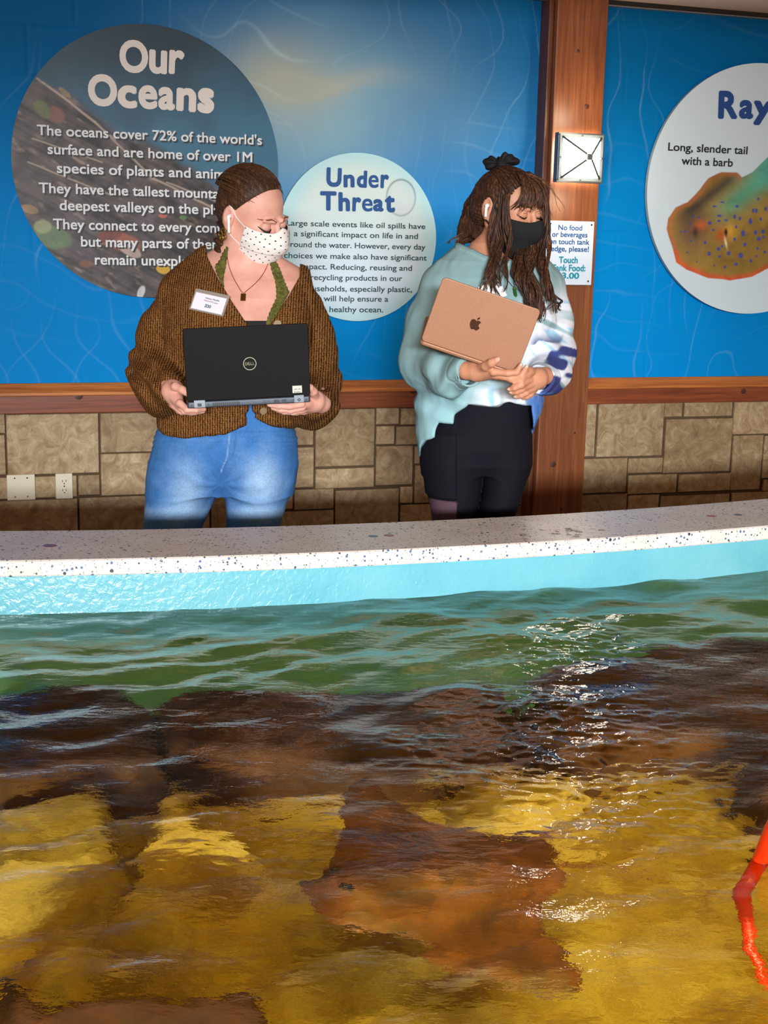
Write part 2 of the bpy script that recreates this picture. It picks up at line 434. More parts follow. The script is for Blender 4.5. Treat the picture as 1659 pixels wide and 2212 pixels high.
# lower courses hidden by the tank from here
z_low = wsz(500, 1190)[1]; s = S0; m = WMAT.copy(); m.translation = Vector(WALL0)
for zr in np.arange(0.0, max(z_low, .05), .14):
    s = S0
    while s < S1:
        w = .16 + rnd.random() * .22; bm_.box((s + .002, zr + .002, -.01), (s + w - .002, min(zr + .138, z_low - .002), .012 + rnd.random() * .005), m); s += w
t = NT('travertine'); v = t.coord(); gi = t.n('ShaderNodeNewGeometry')
vo = t.n('ShaderNodeVectorMath', operation='ADD'); t.l(v, vo.inputs[0]); sc_ = t.n('ShaderNodeVectorMath', operation='SCALE'); cb = t.n('ShaderNodeCombineXYZ')
for i in range(3): t.l(gi.outputs['Random Per Island'], cb.inputs[i])
t.l(cb.outputs[0], sc_.inputs[0]); sc_.inputs['Scale'].default_value = 37; t.l(sc_.outputs[0], vo.inputs[1])
n1 = t.noise(vo.outputs[0], 14, 8, .68, 1.6); n2 = t.noise(vo.outputs[0], 55, 6, .7, .6)
base = t.ramp(n1, [(.30, lin((140, 110, 76))), (.47, lin((172, 144, 108))), (.60, lin((193, 168, 132))), (.74, lin((214, 196, 164)))])
base = t.mix(t.ramp(n2, [(.28, (1, 1, 1)), (.40, (0, 0, 0))]), base, lin((112, 84, 54)))
tone = t.ramp(gi.outputs['Random Per Island'], [(0, (.64, .59, .54)), (.5, (.82, .81, .79)), (1, (1.0, .99, .96))])
t.color(t.mix(1.0, base, tone, 'MULTIPLY')); t.set(Roughness=.62); t.bump(n2, .5, .004)
o = bm_.build('wall_stone', t.m); tag(o, 'tan travertine block wainscot below the timber rail', 'wall', kind='structure')
g = MB(); g.box((S0, 0, -.06), (S1, Z_RAIL_T, .002), m); o = g.build('wall_core', plain('grout', (88, 66, 46), .9)); tag(o, 'dark grout between the stone blocks', 'wall', kind='structure')

# ---- timber
def wood(name, a, b, c, axis, knots=1.0, rough=.42, streak=1.0):
    """axis: object axis that the grain follows (0 along the wall, 2 upright)"""
    t = NT(name); sc = [26, 26, 26]; sc[axis] = 1.3
    r = (0, 0, -YW)
    co = t.n('ShaderNodeTexCoord'); rot = t.n('ShaderNodeVectorRotate', rotation_type='Z_AXIS'); rot.inputs['Angle'].default_value = -YW; t.l(co.outputs['Object'], rot.inputs['Vector'])
    mp = t.n('ShaderNodeMapping'); mp.inputs['Scale'].default_value = sc; t.l(rot.outputs[0], mp.inputs[0])
    n1 = t.noise(mp.outputs[0], 1.4, 6, .6, .9); n2 = t.noise(mp.outputs[0], 5.5, 3, .6)
    col = t.ramp(n1, [(.28, lin(a)), (.5, lin(b)), (.72, lin(c))])
    col = t.mix(t.ramp(n2, [(.35, (.30, .30, .30)), (.55, (0, 0, 0))]), col, lin(tuple(x * .55 for x in a)))
    t.color(col); t.set(Roughness=rough); t.bump(n1, .12, .003); return t.m
rail_m = wood('stained_rail', (104, 46, 22), (132, 62, 30), (154, 80, 42), 0)
rail_c = wood('stained_rail_cap', (150, 82, 34), (186, 108, 48), (206, 128, 62), 0)
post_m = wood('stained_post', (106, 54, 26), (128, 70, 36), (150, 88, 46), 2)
knot_m = plain('knot', (70, 32, 16), .5)
PO = .115     # how far the post stands off the wall
sA, sB = wsz(1197, 600, PO)[0], wsz(1276, 800, PO)[0]
sA = 0.5 * (wsz(1200, 150, PO)[0] + wsz(1185, 420, PO)[0]); sB = .5 * (wsz(1311, 120, PO)[0] + wsz(1262, 1000, PO)[0])
ks = 0
def rail(name, a, b, label):
    global ks
    e = empty(name, WP((a + b) / 2, Z_RAIL_B, 0)); tag(e, label, 'rail', kind='structure')
    h = Z_RAIL_T - Z_RAIL_B; zc_ = Z_RAIL_B + h * .60
    g = MB(); g.box((a, Z_RAIL_B, 0.0), (b, zc_, .040), m); g.build('board', rail_m, e, bevel=.003)
    g = MB(); g.prism([(0.0, zc_), (.048, zc_), (.048, zc_ + h * .1), (.012, Z_RAIL_T), (0.0, Z_RAIL_T)], a, b, WMAT_T); g.build('cap_moulding', rail_c, e, bevel=.002)
    return e
# prism helper frame: (off, z) profile swept along s
WMAT_T = Matrix((Vector(WN), Vector((0, 0, 1)), Vector(WD))).transposed().to_4x4(); WMAT_T.translation = Vector(WALL0)
rl = rail('trim_1', S0, sA - .02, 'reddish timber chair rail between the mural and stone, on the doorless side of the post')
rr = rail('trim_2', sB, S1, 'reddish timber chair rail section under the ray sign')
def knot(px, py, r, off, parent):
    s_, z_ = wsz(px, py, off); g = MB(); n = 14
    V = [(math.cos(2 * math.pi * i / n) * r, math.sin(2 * math.pi * i / n) * r * .9, .0) for i in range(n)]; V += [(x * .5, y * .5, .0012) for x, y, _ in V]; V.append((0, 0, .0014))
    Fc = [(i, (i + 1) % n, n + (i + 1) % n, n + i) for i in range(n)] + [(n + i, n + (i + 1) % n, 2 * n) for i in range(n)]
    mm = wall_matrix(s_, z_, off + .0004); g.add([mm @ Vector(v) for v in V], Fc); g.build('knot', knot_m, parent, True)
knot(170, 855, .017, .040, rl); knot(893, 843, .017, .040, rl); knot(1606, 845, .014, .040, rr)
pe = empty('timber_post', WP((sA + sB) / 2, 0, PO / 2), 'tall reddish timber post carrying the square lamp and the white notice', 'post')
g = MB(); g.box((sA, 0, .0), (sB, Z_CEIL + .03, PO), m); g.build('post_board', post_m, pe, bevel=.006)
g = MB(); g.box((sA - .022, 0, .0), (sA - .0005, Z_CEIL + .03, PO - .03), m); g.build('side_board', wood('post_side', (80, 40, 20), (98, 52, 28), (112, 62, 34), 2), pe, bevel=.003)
for kx, ky, kr in ((1249, 110, .008), (1267, 230, .012), (1195, 1003, .014), (1213, 1100, .009), (1241, 935, .006)): knot(kx, ky, kr, PO, pe)

# ---- ceiling and floor
cm = plain('ceiling_paint', (226, 196, 178), .8, vary=.02)
g = MB(); a = WP(S0 - 2.5, Z_CEIL, -.3); g.box((S0 - 2.5, Z_CEIL + .020, -.1), (S1 + 2.5, Z_CEIL + .07, 4.2), m)
o = g.build('ceiling', cm); tag(o, 'pale plaster ceiling meeting the mural', 'ceiling', kind='structure')
g = MB(); g.box((S0, Z_CEIL - .001, 0), (S1, Z_CEIL + .024, .020), m); o = g.build('trim_3', plain('shadow_gap', (26, 22, 22), .6)); tag(o, 'dark strip along the ceiling edge', 'trim', kind='structure')
g = MB(); g.box((S0, Z_CEIL - .005, 0), (S1, Z_CEIL - .001, .026), m); o = g.build('trim_4', plain('strip_metal', (150, 150, 150), .35, .6)); tag(o, 'thin grey metal strip below the ceiling edge', 'trim', kind='structure')
g = MB(); g.box((-6, -3.5, -.05), (6, 9, 0)); o = g.build('floor', plain('floor_concrete', (120, 104, 90), .55, scale=8)); tag(o, 'concrete floor behind the tank', 'floor', kind='structure')

# ================================================================== LETTERING
def text_geo(body, off=.0, ext=0.0):
    """letters as flat faces; off thickens every stroke by that share of the type size"""
    c = bpy.data.curves.new('t', 'FONT'); c.body = body; c.size = 1; c.resolution_u = 5; c.fill_mode = 'BOTH'
    o = bpy.data.objects.new('t', c); COL.objects.link(o); dg = bpy.context.evaluated_depsgraph_get(); me = bpy.data.meshes.new_from_object(o.evaluated_get(dg))
    V = np.zeros(len(me.vertices) * 3); me.vertices.foreach_get('co', V); V = V.reshape(-1, 3)
    Fc = [tuple(p.vertices) for p in me.polygons]
    bpy.data.objects.remove(o); bpy.data.curves.remove(c); bpy.data.meshes.remove(me)
    if off <= 0: return V, Fc
    n = 8 if off > .028 else 4; Vs, Fs = [], []
    for k in range(n + 1):
        a = 2 * math.pi * (k + .5) / n; d = np.array([math.cos(a), math.sin(a), 0]) * (off if k < n else 0)
        Fs += [tuple(i + k * len(V) for i in f) for f in Fc]; Vs.append(V + d + [0, 0, k * 2e-5])
    return np.concatenate(Vs), Fs
_capV = text_geo('H')[0]; CAP = _capV[:, 1].max()
class Letters:
    def __init__(s): s.mb = MB()
    def line(s, body, pxl, pxr, py, cap, off, bold=.02, upto=None, dx=0, dy=0):
        """body set between two pixels of the photo on the wall plane; py the baseline at pxl, cap its capital height"""
        V, Fc = text_geo(body, bold)
        ref = V if upto is None else text_geo(upto, bold)[0]
        x0, x1 = ref[:, 0].min(), ref[:, 0].max()
        sl, zl = wsz(pxl, py, off); sr = wsz(pxr, py, off)[0]; zc_ = wsz(pxl, py - cap, off)[1]
        kx = (sr - sl) / (x1 - x0); ky = (zc_ - zl) / CAP
        for v in V: v[:] = WP(sl + (v[0] - x0) * kx + dx, zl + v[1] * ky + dy, off + v[2])
        s.mb.add(V, Fc)
    def glyph(s, ch, pxl, pxr, pyb, pyt, off, bold=.03, rot=0, dx=0, dy=0):
        V, Fc = text_geo(ch, bold); x0, x1, y0, y1 = V[:, 0].min(), V[:, 0].max(), V[:, 1].min(), V[:, 1].max()
        pm = (pyb + pyt) / 2
        sl, sr = wsz(pxl, pm, off)[0], wsz(pxr, pm, off)[0]; zb, zt = wsz((pxl + pxr) / 2, pyb, off)[1], wsz((pxl + pxr) / 2, pyt, off)[1]
        c, sn = math.cos(rot), math.sin(rot)
        for v in V:
            x = (v[0] - (x0 + x1) / 2) / (x1 - x0) * (sr - sl); y = (v[1] - (y0 + y1) / 2) / (y1 - y0) * (zt - zb)
            v[:] = WP((sl + sr) / 2 + x * c - y * sn + dx, (zb + zt) / 2 + x * sn + y * c + dy, off + v[2])
        s.mb.add(V, Fc)
    def build(s, name, mat, parent): return s.mb.build(name, mat, parent)

def disc_sign(cx, cy, rx, ry, off, thick, label, mat, colf, res):
    sc, zc_ = wsz(cx, cy, off); R = .5 * ((wsz(cx + rx, cy, off)[0] - wsz(cx - rx, cy, off)[0]) / 2 + (wsz(cx, cy - ry, off)[1] - wsz(cx, cy + ry, off)[1]) / 2)
    root = empty('round_sign', WP(sc, zc_ - R, 0), label, 'sign')
    # fine polar-free grid squashed to the disc
    n = res; u = np.linspace(-1, 1, n); a, b = np.meshgrid(u, u, indexing='ij'); a = a.ravel(); b = b.ravel()
    x = a * np.sqrt(1 - b * b / 2); y = b * np.sqrt(1 - a * a / 2); s = sc + x * R; z = zc_ + y * R
    P = WALL0[None] + s[:, None] * WD + off * WN + z[:, None] * np.array([0, 0, 1.]); px, py = pix(P)
    i = np.arange(n * n).reshape(n, n); Q = np.stack([i[:-1, :-1], i[1:, :-1], i[1:, 1:], i[:-1, 1:]], -1).reshape(-1, 4)
    o = pydata('printed_face', P, Q, mat, root); set_col(o, colf(s, z, px, py))
    g = MB(); k = 96; pl = [(sc + R * math.cos(2 * math.pi * j / k), zc_ + R * math.sin(2 * math.pi * j / k)) for j in range(k)]
    g.prism(pl, off - thick, off - .0006, m); g.build('backing_panel', plain('sign_edge', (150, 165, 170), .5), root)
    return root
OFF = .035
def oceans_col(s, z, px, py):
    Q = np.stack([s, z, 0 * s], 1)
    top = np.array(lin((36, 58, 72))); mid = np.array(lin((58, 108, 134))); n1 = fbm(Q, 5, 4, 2)
    t = sstep(60, 330, py + 60 * n1)[:, None]; c = top * (1 - t) + mid * t
    blob = sstep(.05, .35, fbm(Q, 3.2, 3, 8))[:, None]; c = c * (1 - .35 * blob) + .35 * blob * np.array(lin((34, 50, 66)))
    # floating litter below a shoreline that slants down
    d = (py - 150) - (px - 60) * .62 + 30 * n1
    k = sstep(-14, 18, d)[:, None]
    U = np.stack([s * .88 - z * .47, (s * .47 + z * .88) * 1.0, 0 * s], 1)
    st = fbm(U * [4, 40, 1], 1.6, 4, 5); st2 = fbm(U * [7, 22, 1] @ np.array([[.8, .6, 0], [-.6, .8, 0], [0, 0, 1]]), 2.5, 4, 12); n3 = fbm(Q, 22, 4, 17)
    deb = np.array(lin((74, 64, 62)))[None] * (1 + 1.2 * np.clip(st, -.75, 1) + 1.1 * np.clip(n3, -.7, 1))[:, None]
    deb = deb + np.clip(st2 - .28, 0, 1)[:, None] * np.array(lin((170, 150, 130))) * 1.3
    deb = deb + np.clip(fbm(Q, 9, 3, 23) - .2, 0, 1)[:, None] * np.array(lin((96, 78, 104))) * .9
    c = c * (1 - k) + k * np.clip(deb, .012, 1)
    for (x, y, a, b, r, colr) in ((262, 522, 46, 20, .25, (150, 86, 66)), (240, 505, 30, 14, -.3, (120, 60, 48)), (280, 540, 26, 12, .5, (190, 170, 160)), (112, 512, 44, 26, .3, (96, 120, 84)), (92, 490, 22, 16, 0, (140, 150, 110)),
                                  (352, 581, 14, 10, .2, (226, 176, 40)), (62, 452, 20, 10, .2, (150, 120, 80)), (120, 248, 22, 17, .6, (130, 84, 70)), (90, 235, 26, 15, .9, (96, 106, 60)), (352, 466, 10, 5, 0, (190, 96, 70)),
                                  (395, 470, 8, 5, 0, (90, 130, 70)), (305, 632, 8, 16, .4, (200, 200, 200)), (186, 570, 14, 7, 0, (130, 84, 50)), (140, 200, 18, 5, .7, (150, 130, 90))):
        dx, dy = px - x, py - y; e = ((dx * math.cos(r) + dy * math.sin(r)) / a) ** 2 + ((-dx * math.sin(r) + dy * math.cos(r)) / b) ** 2
        w = (sstep(1.25, .7, e + .7 * n3) * .85)[:, None]; c = c * (1 - w) + w * np.array(lin(colr)) * (1 + .5 * n3[:, None])
    for (x0, y0, x1, y1, wd) in ((80, 168, 205, 262, 1.8), (205, 262, 330, 385, 2), (92, 176, 250, 300, 1.3), (330, 385, 500, 470, 2.0), (70, 300, 220, 350, 1.3), (360, 395, 560, 470, 1.4), (60, 350, 240, 420, 1.2)):
        t = np.clip(((px - x0) * (x1 - x0) + (py - y0) * (y1 - y0)) / ((x1 - x0) ** 2 + (y1 - y0) ** 2), 0, 1)
        dd = np.hypot(px - x0 - t * (x1 - x0), py - y0 - t * (y1 - y0) + 4 * n1); w = (sstep(wd + 1.2, wd * .4, dd) * .75)[:, None]
        c = c * (1 - w) + w * np.array(lin((188, 166, 150)))
    return np.clip(c, 0, 1)
pm_ = vcol('sign_print', .38, spec=.4)
sg = disc_sign(321, 353, 287, 295, OFF, .02, 'large dark round sign titled Our Oceans with floating litter picture', pm_, oceans_col, 330)
cream = plain('letter_cream', (226, 214, 204), .5, vary=.01); lsh = plain('letter_shadow_print', (26, 28, 32), .5, vary=.01); grey = plain('letter_grey', (222, 222, 222), .5, vary=.01)
for pas, (mt, nm) in enumerate(((lsh, 'drop_shadow_lettering'), (cream, 'title_lettering'))):
    T = Letters(); D = OFF + .0015 + .0012 * pas; k = dict(dx=.006, dy=-.006) if pas == 0 else {}
    if pas == 1:
        for ch, l, r, b, tp, bo, ro in (('O', 258, 320, 158, 86, .038, 0), ('u', 322, 361, 160, 108, .038, -.03), ('r', 365, 398, 161, 108, .038, -.05),
                                        ('O', 190, 253, 230, 160, .045, .04), ('c', 254, 296, 234, 184, .045, 0), ('e', 299, 340, 236, 184, .036, 0), ('a', 342, 378, 238, 188, .045, -.02), ('n', 381, 424, 241, 190, .045, -.04), ('s', 427, 463, 245, 190, .055, -.04)):
            T.glyph(ch, l, r, b, tp, D, bo, ro, **k)
        T.build('title_lettering', cream, sg); T = Letters()
    for b, l, r, y, up in (("The oceans cover 72% of the world's", 80, 566, 291, None), ('surface and are home of over 1M', 103, 545, 332, None), ('species of plants and animals.', 123, 507, 373, 'species of plants and animal'),
                           ('They have the tallest mountains,', 84, 479, 416, 'They have the tallest mountai'), ('deepest valleys on the planet.', 129, 475, 453.5, 'deepest valleys on the pla'), ('They connect to every continent', 115, 467, 494, 'They connect to every con'),
                           ('but many parts of them', 175, 480, 532, None), ('remain unexplored.', 205, 390, 571, 'remain unexpl')):
        T.line(b, l, r, y, 21.5, D, .022, up, **k)
    T.build('body_lettering' if pas else nm, grey if pas else lsh, sg)

def threat_col(s, z, px, py):
    Q = np.stack([s, z, 0 * s], 1); a = np.array(lin((218, 234, 226))); b = np.array(lin((212, 226, 238))); e = np.array(lin((176, 226, 232)))
    r = np.hypot((px - 774) / 168, (py - 514) / 185); t = sstep(380, 620, py)[:, None]; c = a * (1 - t) + b * t
    w = sstep(.72, 1.0, r)[:, None] * .75; c = c * (1 - w) + w * e
    d = np.hypot((px - 866) / 32, (py - 427) / 40); ring = (np.exp(-((d - .97) / .055) ** 2) * .55 * (1 + .5 * sstep(440, 395, py)))[:, None]
    c = c * (1 - ring) + ring * np.array(lin((110, 124, 140))); inn = (d < .95)[:, None] * .25
    c = c * (1 - inn) + inn * np.array(lin((205, 205, 212)))
    gl = np.exp(-((px - 905 + (py - 465) * 1.2) / 16) ** 2 - ((py - 467) / 8) ** 2)[:, None] * .0
    return np.clip(c * (1 + .03 * fbm(Q, 3, 3, 2))[:, None], 0, 1)
sg = disc_sign(774.5, 514, 167.5, 185, OFF, .02, 'pale round sign titled Under Threat between the two women', pm_, threat_col, 180)
navy = plain('letter_navy', (14, 78, 142), .5, vary=.01); dk = plain('letter_dark', (38, 58, 58), .5, vary=.01)
T = Letters(); D = OFF + .002
for ch, l, r, b, tp in (('U', 705, 738, 404, 362), ('n', 742, 766, 405, 377), ('d', 771, 793, 405.5, 368), ('e', 796, 818, 406, 378), ('r', 822, 840, 407, 377),
                        ('T', 691.5, 727, 455, 413), ('h', 731, 756, 456.5, 415), ('r', 761, 780, 457, 426), ('e', 782, 805, 457, 429), ('a', 806, 829, 457, 430), ('t', 831, 853.5, 459, 422)):
    T.glyph(ch, l, r, b, tp, D, .02 if ch == 'e' else .045, random.Random(ord(ch)).uniform(-.03, .03))
T.build('title_lettering', navy, sg); T = Letters()
for b, l, r, y in (('Large scale events like oil spills have', 619, 919, 487), ('a significant impact on life in and', 634.6, 903, 509.8), ('around the water. However, every day', 618, 919, 533), ('choices we make also have significant', 613.4, 922, 557),
                   ('impact. Reducing, reusing and', 647.5, 890, 581), ('recycling products in our', 671, 869, 604.5), ('households, especially plastic,', 653, 890, 628.5), ('will help ensure a', 699, 838.7, 650.5), ('healthy ocean.', 711.5, 827.5, 674)):
    T.line(b, l, r, y, 11.8, D, .016)
T.build('body_lettering', dk, sg)

RAYP = [(1440, 494), (1443, 472), (1459, 448), (1485, 437), (1511, 411), (1530, 386), (1558, 372), (1593, 373), (1603, 383), (1625, 372), (1659, 340), (1715, 296), (1735, 318), (1690, 376), (1705, 420), (1790, 436), (1828, 520), (1760, 590), (1700, 582),
        (1659, 579), (1625, 598), (1577, 606), (1530, 601), (1482, 582), (1460, 567), (1451, 532), (1444, 510)]
SPOTS = [(1554, 466, 5, 3), (1553, 477, 4, 2.5), (1568, 476, 4, 2.5), (1587, 468, 3.5, 5), (1598, 472, 3, 4), (1533, 482, 4, 4), (1541, 497, 3, 3), (1621, 478, 4, 7), (1643, 473, 3, 4), (1627, 455, 3, 5), (1634, 455, 3, 5), (1654, 451, 3, 5), (1605, 504, 4.5, 7), (1632, 502, 4, 5), (1648, 500, 4, 5),
         (1609, 528, 4, 4), (1639, 516, 4.5, 5), (1649, 512, 3, 3), (1552, 538, 4, 4), (1560, 532, 3, 3), (1574, 547, 4, 5), (1532, 548, 4, 5), (1554, 554, 3, 3), (1600, 552, 5, 6), (1590, 571, 4, 4), (1566, 577, 3, 3), (1543, 573, 2.5, 2), (1523, 524, 3, 4), (1636, 537, 3, 3), (1622, 563, 3, 4), (1634, 553, 3, 2), (1652, 544, 3, 3),
         (1497, 467, 3, 2), (1510, 470, 3, 2), (1490, 484, 3, 2), (1480, 500, 2.5, 2), (1493, 520, 2.5, 2), (1470, 500, 2, 2), (1485, 545, 2.5, 2), (1560, 437, 5, 2), (1543, 446, 5, 2), (1592, 446, 4, 3), (1670, 500, 4, 5), (1690, 530, 5, 5), (1680, 470, 4, 5), (1720, 500, 4, 5), (1700, 560, 4, 4), (1590, 490, 2.5, 4), (1587, 517, 3, 4), (1638, 430, 3, 3), (1505, 565, 2, 2)]
def ray_print(s, z, px, py):
    Q = np.stack([s, z, 0 * s], 1); n1 = fbm(Q, 9, 4, 3); n2 = fbm(Q, 30, 3, 5)
    c = np.tile(np.array(lin((204, 220, 228))), (len(s), 1)); d = poly2(px, py, RAYP) + 2 * n1
    g = np.tile(np.array(lin((150, 118, 52))), (len(s), 1))
    def blend(w, colr):
        nonlocal g
        w = w[:, None]; g = g * (1 - w) + w * np.array(lin(colr))
    ax = (px - 1480) * .78 - (py - 470) * .62; bx = (px - 1480) * .62 + (py - 470) * .78   # along the back edge / across it
    blend(np.exp(-((px - 1505 + 20 * n1) / 40) ** 2 - ((py - 490) / 55) ** 2) * .9, (80, 62, 56))
    blend(np.exp(-((bx + 4) / 14) ** 2) * sstep(-40, 30, ax) * sstep(165, 120, ax) * .85, (52, 46, 46))
    blend(np.exp(-((bx - 40) / 26) ** 2) * sstep(20, 120, ax) * .9, (70, 150, 120))
    blend(sstep(-20, -45, bx) * .6 * sstep(1480, 1520, px), (118, 112, 66))
    blend(sstep(40, 160, px - 1560 - (py - 470) * .4) * sstep(430, 380, py), (84, 170, 150))
    blend(sstep(-14, -2, d) * .75 * (px < 1600), (176, 100, 62)); blend(sstep(-16, -3, d) * .9 * (py > 540), (196, 84, 46))
    blend(np.exp(-((px - 1514) / 15) ** 2 - ((py - 487) / 11) ** 2) * .85, (190, 90, 48)); blend(np.exp(-((px - 1578) / 18) ** 2 - ((py - 500) / 14) ** 2), (196, 150, 50))
    blend(np.exp(-((px - 1558) / 11) ** 2 - ((py - 507) / 13) ** 2) * .9, (178, 70, 34)); blend(np.exp(-(((px - 1568) / 4) ** 2 + ((py - 502) / 9) ** 2) ** 2), (30, 20, 16))
    blend(np.exp(-((px - 1502) / 5) ** 2 - ((py - 502) / 12) ** 2) * .8, (50, 34, 30)); blend(np.exp(-(np.abs((px - 1568) - (py - 525) * .2) / 2.2) ** 2 - ((py - 525) / 12) ** 2) * .9, (236, 220, 180))
    g = g * (1 + .35 * n1 + .25 * n2)[:, None]
    for (x, y, a, b) in SPOTS:
        w = sstep(1.2, .7, ((px - x) / a) ** 2 + ((py - y) / b) ** 2)[:, None] * .9; g = g * (1 - w) + w * np.array(lin((52, 70, 150)))
    k = sstep(1.2, -1.2, d)[:, None]; return np.clip(c * (1 - k) + k * g, 0, 1)
sg = disc_sign(1633, 412, 243, 254, OFF, .02, 'pale round sign titled Rays with a blue spotted stingray picture', pm_, ray_print, 330)
T = Letters()
T.glyph('R', 1552, 1594, 257, 196, D, .045, .04); T.glyph('a', 1597, 1628, 257, 216, D, .045); T.glyph('y', 1627, 1668, 271, 218, D, .045); T.glyph('s', 1671, 1700, 261, 218, D, .045)
T.build('title_lettering', plain('letter_royal', (14, 66, 134), .5, vary=.01), sg); T = Letters()
T.line('Long, slender tail', 1443, 1615, 325, 17, D, .02); T.line('with a barb', 1472, 1583, 355, 17, D, .02)
T.build('body_lettering', plain('letter_black', (24, 26, 28), .5, vary=.01), sg)

# ---- notice on the post
POF = PO
sL, zT = wsz(1181.5, 476, POF); sR = wsz(1283, 479, POF)[0]; zB = wsz(1276, 616, POF)[1]; zT = .5 * (zT + wsz(1283, 479, POF)[1])
nt = empty('notice_plate', WP((sL + sR) / 2, zB, POF), 'white notice plate about touch tank food screwed to the post', 'sign')
g = MB(); g.box((sL, zB, POF + .0005), (sR, zT, POF + .006), m); g.build('plate', plain('plate_white', (206, 218, 232), .45, vary=.02), nt, bevel=.002)
T = Letters(); D = POF + .0072
for b, l, r, y in (('No food', 1206, 1257.6, 496.5), ('or beverages', 1192.5, 1269, 511), ('on touch tank', 1186.6, 1273, 526.5), ('ledge, please!', 1186.6, 1272, 542)): T.line(b, l, r, y, 11, D, .024)
T.build('blue_lettering', plain('letter_blue', (26, 84, 140), .5, vary=.01), nt); T = Letters()
for b, l, r, y, c in (('Touch', 1207, 1248, 567.5, 13), ('Tank Food:', 1190.7, 1264.5, 584.5, 13), ('$3.00', 1201, 1251, 601, 12)): T.line(b, l, r, y, c, D, .036)
T.build('teal_lettering', plain('letter_teal', (16, 136, 158), .5, vary=.01), nt)
def screw(s_, z_, off, r, mat, parent, slot=True):
    mm = wall_matrix(s_, z_, off); g = MB(); k = 10
    g.prism([(r * math.cos(2 * math.pi * i / k), r * math.sin(2 * math.pi * i / k)) for i in range(k)], -.001, .0016, mm)
    g.build('screw', mat, parent, bevel=.0006)
scm = plain('screw_dark', (50, 52, 50), .4, .7)
for x, y in ((1188, 483), (1276.5, 486), (1269, 607.5), (1180, 604)): screw(*wsz(x, y, POF), POF + .0062, .004, scm, nt)

# ---- square pyramid lamp on the post
sL, sR = wsz(1189, 345, POF)[0], wsz(1294, 345, POF)[0]; z1, z0 = wsz(1243, 287, POF)[1], wsz(1240, 398, POF)[1]
cs, cz = (sL + sR) / 2, (z0 + z1) / 2; hw = (sR - sL) / 2 * .94; hh = (z1 - z0) / 2 * .96
lm = empty('wall_lamp', WP(cs, cz, POF), 'lit square pyramid lamp of white glass on the timber post', 'lamp')
LM = wall_matrix(cs, cz, POF); metal = plain('lamp_metal', (112, 116, 122), .38, .75)
g = MB()
def frame(g, w, h, b, zlo, zhi):
    for (a0, b0, a1, b1) in ((-w, -h, w, -h + b), (-w, h - b, w, h), (-w, -h + b, -w + b, h - b), (w - b, -h + b, w, h - b)): g.box((a0, b0, zlo), (a1, b1, zhi), LM)
frame(g, hw, hh, .010, .018, .055); g.build('tray', metal, lm, bevel=.002)
g = MB(); frame(g, hw - .006, hh - .006, .016, .0555, .060); g.build('glass_frame', plain('lamp_frame', (150, 160, 162), .3, .6), lm, bevel=.0015)
g = MB(); g.box((-hw * .55, -hh * .55, 0), (hw * .55, hh * .55, .0175), LM); g.build('back_box', metal, lm)
t = NT('lamp_glass'); t.color(lin((250, 250, 245))); t.b.inputs['Emission Color'].default_value = (1, .97, .9, 1); t.b.inputs['Emission Strength'].default_value = 22.0; t.set(Roughness=.25)
glass = t.m; A = .012; ax_, az_ = hw - .020, hh - .020; zb_, zt_ = .060, .135
cor = [(-ax_, -az_), (ax_, -az_), (ax_, az_), (-ax_, az_)]; tip = [(-A, -A), (A, -A), (A, A), (-A, A)]
for i in range(4):
    j = (i + 1) % 4; g = MB()
    V = [LM @ Vector((*cor[i], zb_)), LM @ Vector((*cor[j], zb_)), LM @ Vector((*tip[j], zt_)), LM @ Vector((*tip[i], zt_))]
    nrm = (V[1] - V[0]).cross(V[3] - V[0]).normalized() * .003; V += [v - nrm for v in V]
    g.add(V, [(0, 1, 2, 3), (7, 6, 5, 4), (0, 4, 5, 1), (1, 5, 6, 2), (2, 6, 7, 3), (3, 7, 4, 0)]); g.build('glass_pane', glass, lm)
    g = MB(); g.tube([LM @ Vector((*[q * 1.03 for q in cor[i]], zb_)), LM @ Vector((tip[i][0], tip[i][1], zt_ + .0015))], .0046, 6); g.build('lead_came', plain('came', (44, 60, 54), .4, .3), lm)
g = MB(); g.box((-A, -A, zt_ - .002), (A, A, zt_ + .008), LM); g.build('finial', metal, lm, bevel=.002)
for x, y in ((0, hh - .012), (0, -hh + .012), (hw - .012, 0), (-hw + .012, 0)):
    g = MB(); g.box((x - .004, y - .004, .059), (x + .004, y + .004, .064), LM); g.build('clip', metal, lm, bevel=.001)
for dz in (.33, -.33):
    pl = bpy.data.lights.new('lamp_bulb', 'POINT'); pl.energy = 2.2; pl.color = (1, .8, .55); pl.shadow_soft_size = .03
    po = bpy.data.objects.new('lamp_bulb', pl); COL.objects.link(po); po.parent = lm; po.matrix_parent_inverse = world_of(lm).inverted(); po.location = LM @ Vector((0, dz * .45 * 0 + (hh + .07) * (1 if dz > 0 else -1), .19))

